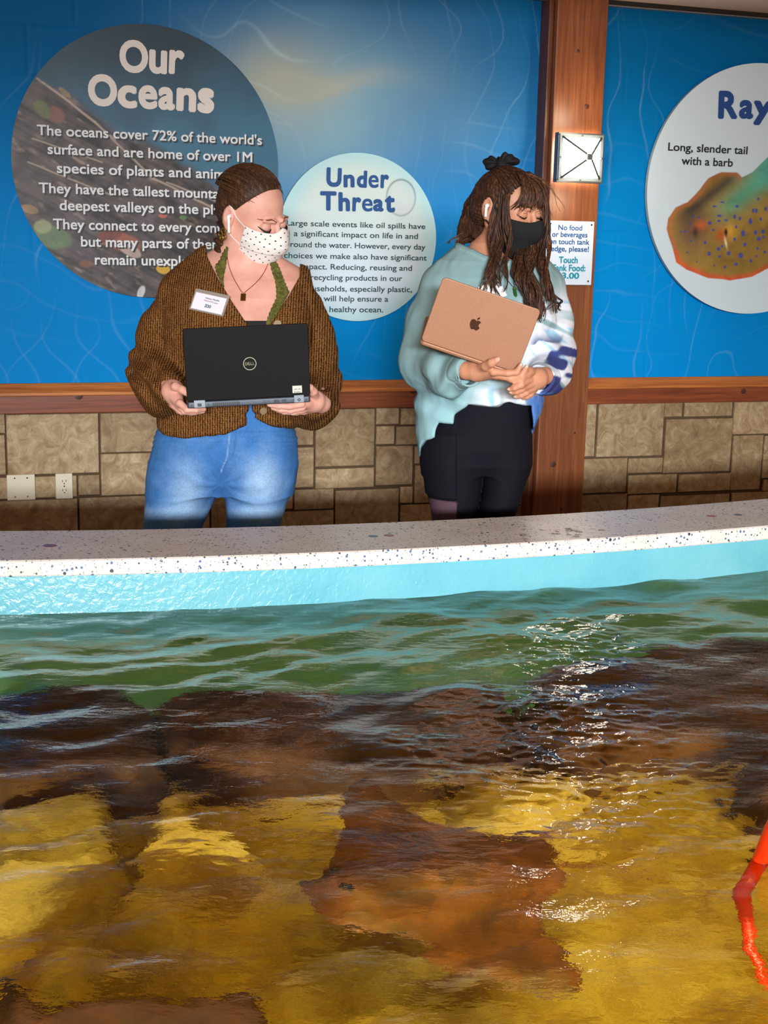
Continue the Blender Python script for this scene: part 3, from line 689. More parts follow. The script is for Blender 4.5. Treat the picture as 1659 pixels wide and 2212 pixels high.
# ---- electrical plates on the stone
ivory = plain('ivory_plastic', (226, 216, 190), .4, vary=.02); slot = plain('slot_dark', (40, 34, 28), .6)
SOF = .019
def plate(name, a, b, c, d, label, cat):
    s0, s1 = wsz(a, (b + d) / 2, SOF)[0], wsz(c, (b + d) / 2, SOF)[0]; z1_, z0_ = wsz((a + c) / 2, b, SOF)[1], wsz((a + c) / 2, d, SOF)[1]
    e = empty(name, WP((s0 + s1) / 2, z0_, SOF), label, cat); g = MB(); g.box((s0, z0_, SOF - .008), (s1, z1_, SOF + .006), m); g.build('cover', ivory, e, bevel=.003); return e, s0, s1, z0_, z1_
rust = plain('rusty_screw', (150, 84, 40), .6, .4)
e, s0, s1, z0_, z1_ = plate('blank_wall_plate', 15, 1025, 76, 1080, 'wide ivory blank wall plate with four screws on the stone', 'wall plate')
for x in (.28, .72):
    for y in (.14, .87): screw(s0 + (s1 - s0) * x, z0_ + (z1_ - z0_) * y, SOF + .006, .0032, rust if y < .5 else scm, e)
e, s0, s1, z0_, z1_ = plate('power_outlet', 120, 1022.5, 157, 1077, 'narrow ivory duplex power outlet beside the blank wall plate', 'outlet')
w = s1 - s0; h = z1_ - z0_
for y in (.32, .68):
    g = MB(); k = 20; rr_ = .016; pl = []
    for i in range(k):
        a = 2 * math.pi * i / k; pl.append((s0 + w / 2 + rr_ * math.cos(a), z0_ + h * y + max(-.0125, min(.0125, rr_ * math.sin(a)))))
    g.prism(pl, SOF + .004, SOF + .008, m); rc = g.build('receptacle', ivory, e, bevel=.0008)
    for dx in (-.0065, .0065):
        g = MB(); g.box((s0 + w / 2 + dx - .0012, z0_ + h * y - .001, SOF + .0078), (s0 + w / 2 + dx + .0012, z0_ + h * y + .0075, SOF + .0086), m); g.build('slot', slot, rc)
    g = MB(); g.prism([(s0 + w / 2 + .0028 * math.cos(a), z0_ + h * y - .007 + .0028 * math.sin(a)) for a in np.linspace(0, 6.28, 9)[:-1]], SOF + .0078, SOF + .0086, m); g.build('ground_hole', slot, rc)
screw(s0 + w / 2, z0_ + h * .5, SOF + .006, .003, scm, e)

# ================================================================== THE TOUCH TANK
ZL = 0.80; LTH = .037
fr = np.array([at_z(x, y, ZL) for x, y in ((0, 1210.5), (200, 1208.5), (420, 1203), (640, 1196), (830, 1188.5), (1040, 1178), (1250, 1164.5), (1450, 1151), (1659, 1136.5))])
bk = np.array([at_z(x, y, ZL) for x, y in ((0, 1146), (300, 1143.5), (600, 1136), (830, 1128.5), (1050, 1117.5), (1250, 1107), (1450, 1093.5), (1659, 1076.5))])
pf = np.polyfit(fr[:, 0], fr[:, 1], 2); pb = np.polyfit(bk[:, 0], bk[:, 1], 2)
U = np.linspace(-2.2, 2.6, 97)
def ext(p, u):      # the measured curve, continued gently beyond the picture
    lo, hi = -1.15, 1.5; uc = np.clip(u, lo, hi); d = np.polyder(p); return np.polyval(p, uc) + np.polyval(d, uc) * (u - uc)
vf = ext(pf, U); vb = ext(pb, U)
wl = [at_z(830, 1293, z)[1] for z in np.linspace(.64, .75, 45)]
ZW = float(np.interp(0, [w - (np.polyval(pf, at_z(830, 1293, z)[0]) + .016) for w, z in zip(wl, np.linspace(.64, .75, 45))][::-1], np.linspace(.64, .75, 45)[::-1]))
if ZW < .6 or ZW > .76: ZW = .69
print('ZW', ZW, 'ledge width', (vb - vf)[48])
ZFL = ZW - .44
tank = empty('touch_tank', (0, float(np.polyval(pf, 0)), 0), 'curved turquoise touch tank with a white speckled terrazzo ledge', 'tank')
def sweep(name, prof, mat, parent, smooth=False):
    """prof(i): closed ring of (v, z) at station i"""
    V = []; Fc = []; n = len(prof(0))
    for i in range(len(U)):
        V += [(U[i], v, z) for v, z in prof(i)]
    for i in range(len(U) - 1):
        for k in range(n): Fc.append((i * n + k, (i + 1) * n + k, (i + 1) * n + (k + 1) % n, i * n + (k + 1) % n))
    Fc += [tuple(range(n)), tuple((len(U) - 1) * n + k for k in range(n))[::-1]]
    return pydata(name, V, Fc, mat, parent, smooth)
t = NT('terrazzo'); v = t.coord()
col = lin((236, 230, 224)); c = col
def chips(scale, frac, colr, prev, rnd_=1.0):
    vo = t.n('ShaderNodeTexVoronoi', feature='F1'); vo.inputs['Scale'].default_value = scale; vo.inputs['Randomness'].default_value = rnd_; t.l(v, vo.inputs['Vector'])
    sx = t.n('ShaderNodeSeparateColor'); t.l(vo.outputs['Color'], sx.inputs[0])
    a = t.math('LESS_THAN', sx.outputs[0], frac); b = t.math('LESS_THAN', vo.outputs['Distance'], .30); return t.mix(t.math('MULTIPLY', a, b), prev, colr)
nz = t.noise(v, 9, 4); c = t.ramp(nz, [(.3, lin((226, 216, 208))), (.7, lin((240, 236, 230)))])
c = chips(95, .16, lin((96, 122, 160)), c); c = chips(120, .14, lin((70, 80, 92)), c); c = chips(150, .12, lin((130, 150, 120)), c); c = chips(70, .05, lin((60, 66, 80)), c); c = chips(220, .2, lin((160, 150, 140)), c)
t.color(c); t.set(Roughness=.34); t.b.inputs['Specular IOR Level'].default_value = .5
ledge = sweep('ledge', lambda i: [(vf[i], ZL - .003), (vf[i] + .004, ZL), (vb[i] - .004, ZL), (vb[i], ZL - .003), (vb[i], ZL - LTH), (vf[i] + .002, ZL - LTH), (vf[i], ZL - LTH + .003)], t.m, tank)
for x, y, r, cc in ((108, 1179, .016, (150, 84, 74)), (840, 1157, .013, (150, 84, 70)), (806, 1158.5, .012, (60, 66, 84)), (1537, 1115, .013, (160, 84, 74)), (1594, 1112, .011, (60, 56, 84))):
    p = at_z(x, y, ZL); g = MB(); g.prism([(p[0] + r * math.cos(a), p[1] + r * 1.0 * math.sin(a)) for a in np.linspace(0, 6.2832, 21)[:-1]], ZL - .002, ZL + .0004); g.build('inlay_disc', plain('inlay', cc, .25), ledge)
t = NT('turquoise_paint'); v = t.coord(); n1 = t.noise(v, 60, 3, .5, .6); n2 = t.noise(v, 5, 3)
t.color(t.ramp(n2, [(.3, lin((104, 184, 202))), (.7, lin((124, 196, 210)))])); t.set(Roughness=.22); t.bump(n1, .5, .004)
sweep('inner_wall', lambda i: [(vf[i] + .014, ZL - LTH), (vf[i] + .10, ZL - LTH), (vf[i] + .10, 0.0), (vf[i] - .50, 0.0), (vf[i] - .50, ZFL - .02), (vf[i] - .42, ZFL + .03), (vf[i] - .12, ZFL + .14), (vf[i] - .01, ZFL + .26)], t.m, tank, False)
sweep('outer_wall', lambda i: [(vb[i] - .10, ZL - LTH), (vb[i] - .04, ZL - LTH), (vb[i] - .04, 0.0), (vb[i] - .10, 0.0)], plain('outer_paint', (70, 120, 140), .5), tank)
# sandy, lumpy tank bed
gu = np.arange(-2.0, 2.3, .016); gv = np.arange(.75, 4.4, .016); a, b = np.meshgrid(gu, gv, indexing='ij'); a = a.ravel(); b = b.ravel()
keep = ext(pf, a) - .40
Q3 = np.stack([a, np.minimum(b, keep), 0 * a], 1)
hz = ZFL + .035 * fbm(Q3, 3, 5, 3) + .018 * fbm(Q3, 14, 4, 9)
i = np.arange(len(gu) * len(gv)).reshape(len(gu), len(gv)); QF = np.stack([i[:-1, :-1], i[1:, :-1], i[1:, 1:], i[:-1, 1:]], -1).reshape(-1, 4)
def rockmat(name, stops, sc=9, sc2=40, rough=.75):
    t = NT(name); v = t.coord(); n1 = t.noise(v, sc, 7, .66, .8); n2 = t.noise(v, sc2, 5, .7, .4)
    c = t.ramp(n1, [(p, lin(q)) for p, q in stops]); c = t.mix(t.ramp(n2, [(.3, (.55, .55, .55)), (.62, (0, 0, 0))]), c, tuple(x * .45 for x in lin(stops[0][1])))
    t.color(c); t.set(Roughness=rough); t.bump(n2, .5, .01); return t.m
sand = rockmat('tank_bed_sand', [(.28, (150, 112, 30)), (.46, (194, 154, 48)), (.62, (218, 182, 76)), (.78, (230, 200, 110))], 7, 34)
bed = pydata('tank_bed', np.stack([a, np.minimum(b, keep), hz], 1), QF, sand, tank)

# water: one wavy sheet
du = .0048
gu = np.arange(-1.45, 2.0, du); gv = np.arange(1.12, 4.35, du); a, b = np.meshgrid(gu, gv, indexing='ij'); a = a.ravel(); b = b.ravel()
Q3 = np.stack([a, b, 0 * a], 1); w1 = fbm(Q3, 2.2, 3, 2); w2 = fbm(Q3, 3.1, 3, 5)
hz = np.zeros(len(a)); R_ = np.random.RandomState(12)
x_ = a + .08 * w1; y_ = b + .08 * w2
for k in range(16):
    lam = .07 + .30 * R_.rand() ** 1.5; th = R_.uniform(-.9, .9) + math.pi / 2; amp = .0075 * lam * (.5 + R_.rand()) * .9
    hz += amp * np.sin((x_ * math.cos(th) + y_ * math.sin(th)) * 2 * math.pi / lam + R_.rand() * 6.28)
hz *= .75 + .5 * w1
hz += .0012 * fbm(Q3 * [1, 2.0, 1], 14, 3, 31) * (1 + w2)
pat = sstep(-.1, .5, fbm(Q3, 2.6, 3, 41))
for gx_, gy_ in ((1230, 1400), (1220, 1540), (1290, 1640), (1330, 1740)):      # breezier patches where the lamp glitters
    gp = at_z(gx_, gy_, ZW); pat = np.maximum(pat, 2.5 * np.exp(-((a - gp[0]) / .17) ** 2 - ((b - gp[1]) / .14) ** 2))
hz += .0016 * pat * vnoise(Q3 * [1, 1.7, 1], 40, 51) + .0008 * pat * vnoise(Q3 * [1, 1.5, 1], 75, 61)
hz += ZW
# swell seen along the far waterline
hz += .004 * np.sin(a * 5.3 + 1.1) * sstep(.5, 0, ext(pf, a) - b)
ok = b < ext(pf, a) + .03
i = np.arange(len(gu) * len(gv)).reshape(len(gu), len(gv)); QW = np.stack([i[:-1, :-1], i[1:, :-1], i[1:, 1:], i[:-1, 1:]], -1).reshape(-1, 4)
QW = QW[ok[QW].all(1)]; used = np.unique(QW); mp_ = np.full(len(a), -1, np.int64); mp_[used] = np.arange(len(used))
t = NT('tank_water'); t.t.nodes.remove(t.b); rf = t.n('ShaderNodeBsdfRefraction'); rf.inputs['IOR'].default_value = 1.33; rf.inputs['Roughness'].default_value = 0; rf.inputs['Color'].default_value = (1.0, .96, .44, 1)
gs = t.n('ShaderNodeBsdfGlossy'); gs.inputs['Roughness'].default_value = .0; gs.inputs['Color'].default_value = (1, 1, 1, 1); fz = t.n('ShaderNodeFresnel'); fz.inputs['IOR'].default_value = 1.33
mx = t.n('ShaderNodeMixShader'); t.l(fz.outputs[0], mx.inputs[0]); t.l(rf.outputs[0], mx.inputs[1]); t.l(gs.outputs[0], mx.inputs[2]); t.l(mx.outputs[0], t.out.inputs['Surface'])
v = t.coord('Object', (1, 1.5, 1)); bn = t.n('ShaderNodeBump'); bn.inputs['Strength'].default_value = .34; bn.inputs['Distance'].default_value = .004; t.l(t.noise(v, 46, 3, .55), bn.inputs['Height'])
for nd in (rf, gs, fz): t.l(bn.outputs[0], nd.inputs['Normal'])
wat = pydata('water', np.stack([a, b, hz], 1)[used], mp_[QW], t.m)
tag(wat, 'clear rippling water filling the touch tank', 'water', kind='stuff')

# rocks under the water
def rock(name, outline, z0, z1, mat, label, seed, grain=.5, edge=.09):
    """a lumpy stone: plan outline (pixels seen through the water, at height z0), rounded up to z1"""
    P = np.array([at_under(x, y, z0, ZW)[:2] for x, y in outline]); lo = P.min(0) - .05; hi = P.max(0) + .05
    h = max(.010, (hi - lo).max() / 130); gx = np.arange(lo[0], hi[0], h); gy = np.arange(lo[1], hi[1], h); a, b = np.meshgrid(gx, gy, indexing='ij'); a = a.ravel(); b = b.ravel()
    Q3 = np.stack([a, b, 0 * a + seed], 1)
    d = -poly2(a, b, P) + .025 * fbm(Q3, 7, 4, seed)
    t_ = np.clip(d / edge, 0, 1); prof = np.sqrt(np.clip(1 - (1 - t_) ** 2, 0, 1))
    zt = (ZFL - .08) + (z1 - ZFL + .08) * prof + prof * (.05 * grain * fbm(Q3, 5, 5, seed + 3) + .03 * grain * np.abs(fbm(Q3, 13, 4, seed + 8)))
    zt = np.minimum(zt, ZW - .022)
    n = len(a); i = np.arange(n).reshape(len(gx), len(gy)); Q = np.stack([i[:-1, :-1], i[1:, :-1], i[1:, 1:], i[:-1, 1:]], -1).reshape(-1, 4); Q = Q[(d[Q] > 0).any(1)]
    # flat underside closes the stone
    used = np.unique(Q); mp = np.full(n, -1, np.int64); mp[used] = np.arange(len(used)); Q = mp[Q]; top = np.stack([a, b, zt], 1)[used]; bot = top.copy(); bot[:, 2] = ZFL - .085
    V = np.concatenate([top, bot]); nb = len(top); e = {}
    for q in Q:
        for k in range(4):
            x, y = int(q[k]), int(q[(k + 1) % 4]); e[(x, y)] = 1
    side = [(x, y) for (x, y) in e if (y, x) not in e]
    S = np.array([(y, x, x + nb, y + nb) for x, y in side]); Fq = np.concatenate([Q, Q[:, ::-1] + nb, S])
    ob = pydata(name, V, Fq, mat); tag(ob, label, 'rock'); return ob
brown = rockmat('brown_rock', [(.28, (50, 24, 6)), (.46, (84, 44, 12)), (.62, (110, 62, 18)), (.80, (146, 90, 34))], 8, 36)
dark = rockmat('dark_rock', [(.28, (48, 24, 8)), (.46, (78, 42, 14)), (.62, (100, 58, 20)), (.80, (124, 78, 32))], 8, 36)
red = rockmat('red_rock', [(.28, (44, 14, 3)), (.46, (72, 28, 6)), (.62, (92, 40, 9)), (.80, (116, 58, 18))], 8, 36)
tan = rockmat('tan_rock', [(.28, (160, 122, 44)), (.46, (196, 158, 66)), (.62, (216, 180, 92)), (.80, (232, 204, 130))], 9, 40)
olive = rockmat('olive_rock', [(.28, (158, 126, 50)), (.46, (190, 156, 72)), (.62, (206, 174, 92)), (.80, (222, 196, 118))], 9, 40)
zr = ZFL + .17
rock('brown_rock_ridge', [(300, 1520), (420, 1500), (560, 1512), (700, 1506), (860, 1500), (1010, 1492), (1110, 1500), (1130, 1560), (1080, 1620), (960, 1600), (860, 1640), (700, 1640), (560, 1660), (430, 1640), (330, 1600)], zr, ZFL + 0.28, brown, 'long brown rock ridge under water across the tank behind the swimming ray', 3)
rock('dark_boulder', [(-60, 1540), (60, 1505), (180, 1490), (300, 1500), (360, 1560), (370, 1640), (300, 1680), (200, 1690), (90, 1720), (-60, 1730)], zr, ZFL + 0.30, dark, 'dark brown boulder under water below the outlet and wall plate', 5)
rock('brown_boulder', [(1090, 1500), (1180, 1450), (1300, 1430), (1420, 1400), (1560, 1390), (1720, 1400), (1720, 1560), (1600, 1580), (1500, 1600), (1380, 1580), (1250, 1600), (1130, 1580)], zr, ZFL + 0.29, brown, 'large brown boulder under water below the ray sign', 8)
rock('reddish_rock', [(1590, 1640), (1660, 1610), (1740, 1610), (1740, 1740), (1660, 1740), (1600, 1710)], zr, ZFL + 0.23, red, 'reddish rock under water cut by the picture edge above the orange hose', 11, edge=.06)
rock('dark_red_rock', [(-60, 2150), (60, 2140), (130, 2170), (250, 2160), (420, 2172), (560, 2168), (620, 2200), (640, 2300), (-60, 2300)], zr, ZFL + 0.26, red, 'dark red rock under water along the lower picture edge', 13, edge=.06)
rock('tan_slab', [(-40, 1760), (60, 1735), (150, 1710), (240, 1700), (270, 1760), (290, 1820), (240, 1870), (160, 1910), (40, 1920), (-40, 1900)], zr, ZFL + 0.21, olive, 'flat tan slab of rock under water in front of the dark boulder', 17, edge=.05)
rock('tan_rock', [(300, 1720), (380, 1700), (440, 1720), (470, 1780), (540, 1800), (600, 1840), (520, 1860), (400, 1840), (300, 1840)], zr, ZFL + 0.20, tan, 'tan rock under water between the flat slab and the swimming ray', 19, edge=.05)
rock('mossy_rock', [(200, 1910), (300, 1890), (420, 1900), (450, 1950), (420, 2000), (300, 2010), (210, 1980)], zr, ZFL + 0.19, olive, 'low mossy rock under water below the tan rock', 23, edge=.06)
rock('pale_rock', [(20, 1990), (120, 1970), (220, 2000), (250, 2060), (180, 2110), (60, 2110)], zr, ZFL + 0.18, tan, 'pale low rock under water just above the dark red rock', 29, edge=.06)
rock('golden_rock', [(950, 1640), (1010, 1630), (1100, 1650), (1260, 1640), (1300, 1700), (1200, 1760), (1080, 1760), (1000, 1720)], zr, ZFL + 0.19, tan, 'golden rock under water just beyond the back of the ray', 31, edge=.07)  # the stone's own tan colour, same material as the other tan rocks
rock('oval_stone', [(330, 2090), (380, 2075), (430, 2090), (420, 2120), (350, 2125)], ZFL + .13, ZFL + .17, olive, 'small oval grey-brown stone under water near the dark red rock', 37, edge=.03)

# the ray: one continuous body, wings curling, seen through the water
ZR = ZFL + .27
outl = [(790, 1692), (812, 1694), (835, 1716), (872, 1738), (900, 1752), (960, 1776), (1030, 1796), (1100, 1804), (1150, 1802), (1190, 1806), (1212, 1826), (1196, 1850), (1214, 1880), (1215, 1905), (1190, 1925), (1176, 1950), (1172, 1976), (1182, 2004), (1210, 2030),
        (1236, 2068), (1264, 2098), (1262, 2121), (1220, 2119), (1140, 2118), (1060, 2112), (1000, 2104), (950, 2086), (908, 2066), (896, 2046), (930, 2030), (880, 2018), (800, 2006), (722, 2000), (690, 1980), (662, 1955), (640, 1917), (652, 1905), (690, 1898), (704, 1870), (722, 1830), (730, 1790), (730, 1750), (745, 1722), (765, 1702)]
PR = np.array([at_under(x, y, ZR, ZW)[:2] for x, y in outl]); PR = np.array(spline(list(PR) + [PR[0]], 4))[:-1, :2]
lo = PR.min(0) - .01; hi = PR.max(0) + .01; h = .0032; gx = np.arange(lo[0], hi[0], h); gy = np.arange(lo[1], hi[1], h); a, b = np.meshgrid(gx, gy, indexing='ij'); a = a.ravel(); b = b.ravel()
d = -poly2(a, b, PR); sn = at_under(660, 1925, ZR, ZW)[:2]; tl = at_under(1205, 1860, ZR, ZW)[:2]; ax = (tl - sn) / np.linalg.norm(tl - sn); Lr = np.linalg.norm(tl - sn)
s_ = ((a - sn[0]) * ax[0] + (b - sn[1]) * ax[1]) / Lr; y_ = -(a - sn[0]) * ax[1] + (b - sn[1]) * ax[0]
body = np.exp(-(y_ / .075) ** 2) * sstep(-.05, .15, s_) * sstep(1.1, .5, s_)
th = np.sqrt(np.clip(d, 0, None) / .03).clip(0, 1) * (.006 + .030 * body)
curl = -.10 * np.clip(np.abs(y_) - .10, 0, 1) ** 1.0 * .9 + .05 * sstep(.18, .34, y_)
Q3 = np.stack([a, b, 0 * a], 1); th *= 1 + .15 * fbm(Q3, 18, 3, 2)
n = len(a); i = np.arange(n).reshape(len(gx), len(gy)); Q = np.stack([i[:-1, :-1], i[1:, :-1], i[1:, 1:], i[:-1, 1:]], -1).reshape(-1, 4); Q = Q[(d[Q] > 0).all(1)]
used = np.unique(Q); mp = np.full(n, -1, np.int64); mp[used] = np.arange(len(used)); Q = mp[Q]; base = np.stack([a, b, ZR + curl], 1)[used]; tt = th[used]
up = base.copy(); up[:, 2] += tt; dn = base.copy(); dn[:, 2] -= tt * .6 + .0008; nb = len(up)
e = {(int(q[k]), int(q[(k + 1) % 4])) for q in Q for k in range(4)}; S = np.array([(y, x, x + nb, y + nb) for x, y in e if (y, x) not in e])
t = NT('ray_skin'); v = t.coord(); n1 = t.noise(v, 16, 6, .66, .6); n2 = t.noise(v, 70, 4, .6)
c = t.ramp(n1, [(.3, lin((76, 40, 24))), (.5, lin((110, 62, 32))), (.66, lin((146, 86, 40))), (.8, lin((176, 108, 52)))])
t.color(t.mix(t.ramp(n2, [(.35, (.4, .4, .4)), (.55, (0, 0, 0))]), c, lin((60, 32, 22)))); t.set(Roughness=.45); t.bump(n1, .2, .004)
ry = empty('stingray', (*(PR.mean(0)), ZR), 'brown stingray swimming under water with one wing tip raised', 'stingray')
pydata('body', np.concatenate([up, dn]), np.concatenate([Q, Q[:, ::-1] + nb, S]), t.m, ry)
def on_ray(s0, y0):
    p = sn + ax * s0 * Lr + np.array([-ax[1], ax[0]]) * y0; k = np.argmin((up[:, 0] - p[0]) ** 2 + (up[:, 1] - p[1]) ** 2); return up[k]
eyem = plain('ray_eye', (20, 14, 10), .15)
for y0 in (.035, -.035):
    p = on_ray(.14, y0); V, Qe = field_mesh(lambda P: ell(P, p, (.010, .008, .008)), p - .014, p + .014, .0016); pydata('eye', V, Qe, eyem, ry)
p0 = np.array([*tl, ZR + .005]); g = MB(); pts = spline([p0 - np.array([*ax, 0]) * .03, p0 + np.array([*ax, 0]) * .05 + [0, -.0, -.01], p0 + np.array([*ax, 0]) * .12 + [0, -.03, -.03], p0 + np.array([*ax, 0]) * .18 + [0.0, -.05, -.055]], 6)
g.tube(pts, np.linspace(.006, .0015, len(pts)), 8); g.build('tail', t.m, ry, True)

# orange hose dipping into the water at the picture edge
hp = [at(1760, 1560, 1.60), at(1715, 1700, 1.66), at(1668, 1800, 1.70), at(1640, 1870, 1.72)] + [at_under(x, y, z, ZW) for x, y, z in ((1618, 1905, ZW - .02), (1604, 1935, ZW - .05), (1612, 1975, ZW - .09), (1622, 2015, ZW - .12), (1622, 2055, ZW - .15), (1638, 2095, ZW - .18), (1664, 2130, ZW - .20), (1700, 2170, ZW - .23), (1730, 2260, ZW - .25))]
hs = spline(hp, 8); g = MB(); g.tube(hs, [.0125 * (1 - .35 * sstep(.3, .7, np.array([k / len(hs)]))[0]) for k in range(len(hs))], 14)
t = NT('hose_rubber'); t.color(lin((226, 52, 8))); t.set(Roughness=.35)
o = g.build('hose', t.m, None, True); tag(o, 'orange red hose dipping into the water beside the ray', 'hose')
# splashed drops on the ledge
g = MB(); rnd = random.Random(9)
V = []; dm = NT('droplet_water'); dm.t.nodes.remove(dm.b); gg = dm.n('ShaderNodeBsdfGlass'); gg.inputs['IOR'].default_value = 1.33; dm.l(gg.outputs[0], dm.out.inputs['Surface'])
for k in range(34):
    p = at_z(rnd.uniform(1130, 1300), rnd.uniform(1142, 1172), ZL)
    if not (np.polyval(pf, p[0]) + .012 < p[1] < np.polyval(pb, p[0]) - .012): continue
    r = rnd.uniform(.002, .008); q = rnd.uniform(.5, 1.4); n = 10; ring = [[(p[0] + rr * r * math.cos(2 * math.pi * j / n) * 1.5, p[1] + rr * r * q * math.sin(2 * math.pi * j / n), ZL + hh_) for j in range(n)] for rr, hh_ in ((1, .0002), (.8, r * .22), (.45, r * .32))]
    V = ring[0] + ring[1] + ring[2] + [(p[0], p[1], ZL + r * .34)]
    Fc = [(j + n * m2, (j + 1) % n + n * m2, (j + 1) % n + n * (m2 + 1), j + n * (m2 + 1)) for m2 in (0, 1) for j in range(n)] + [(2 * n + j, 2 * n + (j + 1) % n, 3 * n) for j in range(n)]; g.add(V, Fc)
o = g.build('water_drops', dm.m, None, True); tag(o, 'splashed water drops on the terrazzo ledge near the post', 'water drops', kind='stuff')

# ================================================================== PEOPLE
def frame_rot(yaw, pitch, roll=0):
    """columns: the head's own axes (x its left, y backwards, z up); yaw towards picture right, pitch looking down"""
    cy, sy = math.cos(yaw), math.sin(yaw); cp, sp = math.cos(pitch), math.sin(pitch); cr, sr = math.cos(roll), math.sin(roll)
    Rz = np.array([[cy, -sy, 0], [sy, cy, 0], [0, 0, 1]]); Rx = np.array([[1, 0, 0], [0, cp, -sp], [0, sp, cp]]); Ry = np.array([[cr, 0, sr], [0, 1, 0], [-sr, 0, cr]])
    return Rz @ Ry @ Rx
class Head:
    def __init__(s, c, yaw, pitch, roll=0, k=1.0, top=(.030, .086)):
        s.c = np.asarray(c); s.R = frame_rot(yaw, pitch, roll); s.k = k; s.top = top
    def L(s, P): return (P - s.c) @ s.R / s.k          # world -> head
    def W(s, q): return s.c + s.R @ (np.asarray(q, float) * s.k)
    def skull(s, q):
        d = ell(q, (0, .012, s.top[0]), (.0735, .094, s.top[1]))
        d = smin(d, ell(q, (0, -.030, -.040), (.060, .060, .072)), .035)
        d = smin(d, ell(q, (0, -.058, -.092), (.026, .026, .022)), .035)            # chin
        for x in (-1, 1):
            d = smin(d, cone(q, (x * .056, .004, -.050), (x * .022, -.058, -.094), .016, .015), .03)   # jaw
            d = smin(d, ell(q, (x * .038, -.066, -.030), (.022, .020, .020)), .025)   # cheek
        return d
    def face(s, q):
        d = s.skull(q)
        for x in (-1, 1):
            d = smax(d, -ell(q, (x * .031, -.101, .004), (.019, .014, .011)), .016)   # eye hollow
            d = smin(d, ell(q, (x * .031, -.0785, .002), (.0155, .0125, .0125)), .004)  # lowered lid
            d = smin(d, cone(q, (x * .014, -.092, .021), (x * .046, -.082, .022), .0055, .004), .012)   # brow
        d = smin(d, cone(q, (0, -.090, .010), (0, -.113, -.030), .0065, .0095), .012)   # nose
        for x in (-1, 1): d = smin(d, ell(q, (x * .011, -.101, -.033), (.008, .010, .008)), .006)
        d = smin(d, ell(q, (0, -.094, -.060), (.021, .009, .006)), .006); d = smin(d, ell(q, (0, -.092, -.071), (.019, .009, .007)), .005)  # lips
        for x in (-1, 1):
            e = ell(q, (x * .076, .014, -.006), (.009, .019, .031)); e = smax(e, -ell(q, (x * .084, .010, .000), (.007, .010, .017)), .004)
            e = smin(e, ell(q, (x * .074, .008, -.034), (.006, .008, .009)), .008); d = smin(d, e, .006)
        return d
def hand_field(P, palm, fingers, k=.007):
    d = None
    for a, b, ra, rb in palm:
        e = cone(P, a, b, ra, rb); d = e if d is None else smin(d, e, .014)
    for pts, rs in fingers:
        e = chain(P, pts, rs, .004); d = smin(d, e, k)
    return d
def bounds(pts, pad):
    p = np.array(pts); return p.min(0) - pad, p.max(0) + pad
def skin(name, a, b):
    t = NT(name); v = t.coord(); n1 = t.noise(v, 18, 4); n2 = t.noise(v, 160, 2)
    c = t.ramp(n1, [(.3, lin(a)), (.7, lin(b))]); t.color(t.mix(.12, c, t.ramp(n2, [(.35, lin(a)), (.65, lin(b))])))
    t.set(Roughness=.48); t.b.inputs['Subsurface Weight'].default_value = .12; t.b.inputs['Subsurface Radius'].default_value = (.012, .005, .003); t.b.inputs['Specular IOR Level'].default_value = .35
    return t.m
def hairmat(name, a, b, c):
    t = NT(name); at_ = t.n('ShaderNodeAttribute', attribute_name='Col'); v = t.coord('Object', (60, 60, 9)); n1 = t.noise(v, 4, 4, .6, .4)
    col = t.ramp(n1, [(.25, lin(a)), (.5, lin(b)), (.78, lin(c))]); t.color(t.mix(1.0, col, at_.outputs['Color'], 'MULTIPLY')); t.set(Roughness=.55); t.b.inputs['Specular IOR Level'].default_value = .35; t.bump(n1, .25, .004); return t.m
def strands(paths, n=6):
    """paths: (points, radii, shade) -> vertices, faces, per-vertex shade"""
    g = MB(); sh = []
    for pts, rs, s_ in paths:
        a = len(g.V); g.tube(pts, rs, n); sh += [s_] * (len(g.V) - a)
    return g, np.repeat(np.array(sh)[:, None], 3, 1)
def add_hair(name, fields, paths, mat, parent):
    V, Q = join_fields(fields); g, sh = strands(paths)
    allV = np.concatenate([V, np.array(g.V)]); Fc = [tuple(int(i) for i in q) for q in Q] + [tuple(i + len(V) for i in f) for f in g.F]
    o = pydata(name, allV, Fc, mat, parent); set_col(o, np.concatenate([.85 + .15 * np.repeat(vnoise(V, 30, 3)[:, None], 3, 1), sh])); return o
def region(P, poly):
    """signed distance (m, about) to an outline drawn from the front"""
    x, y = pix(P); return poly2(x, y, poly) * (P[:, 1] / F)

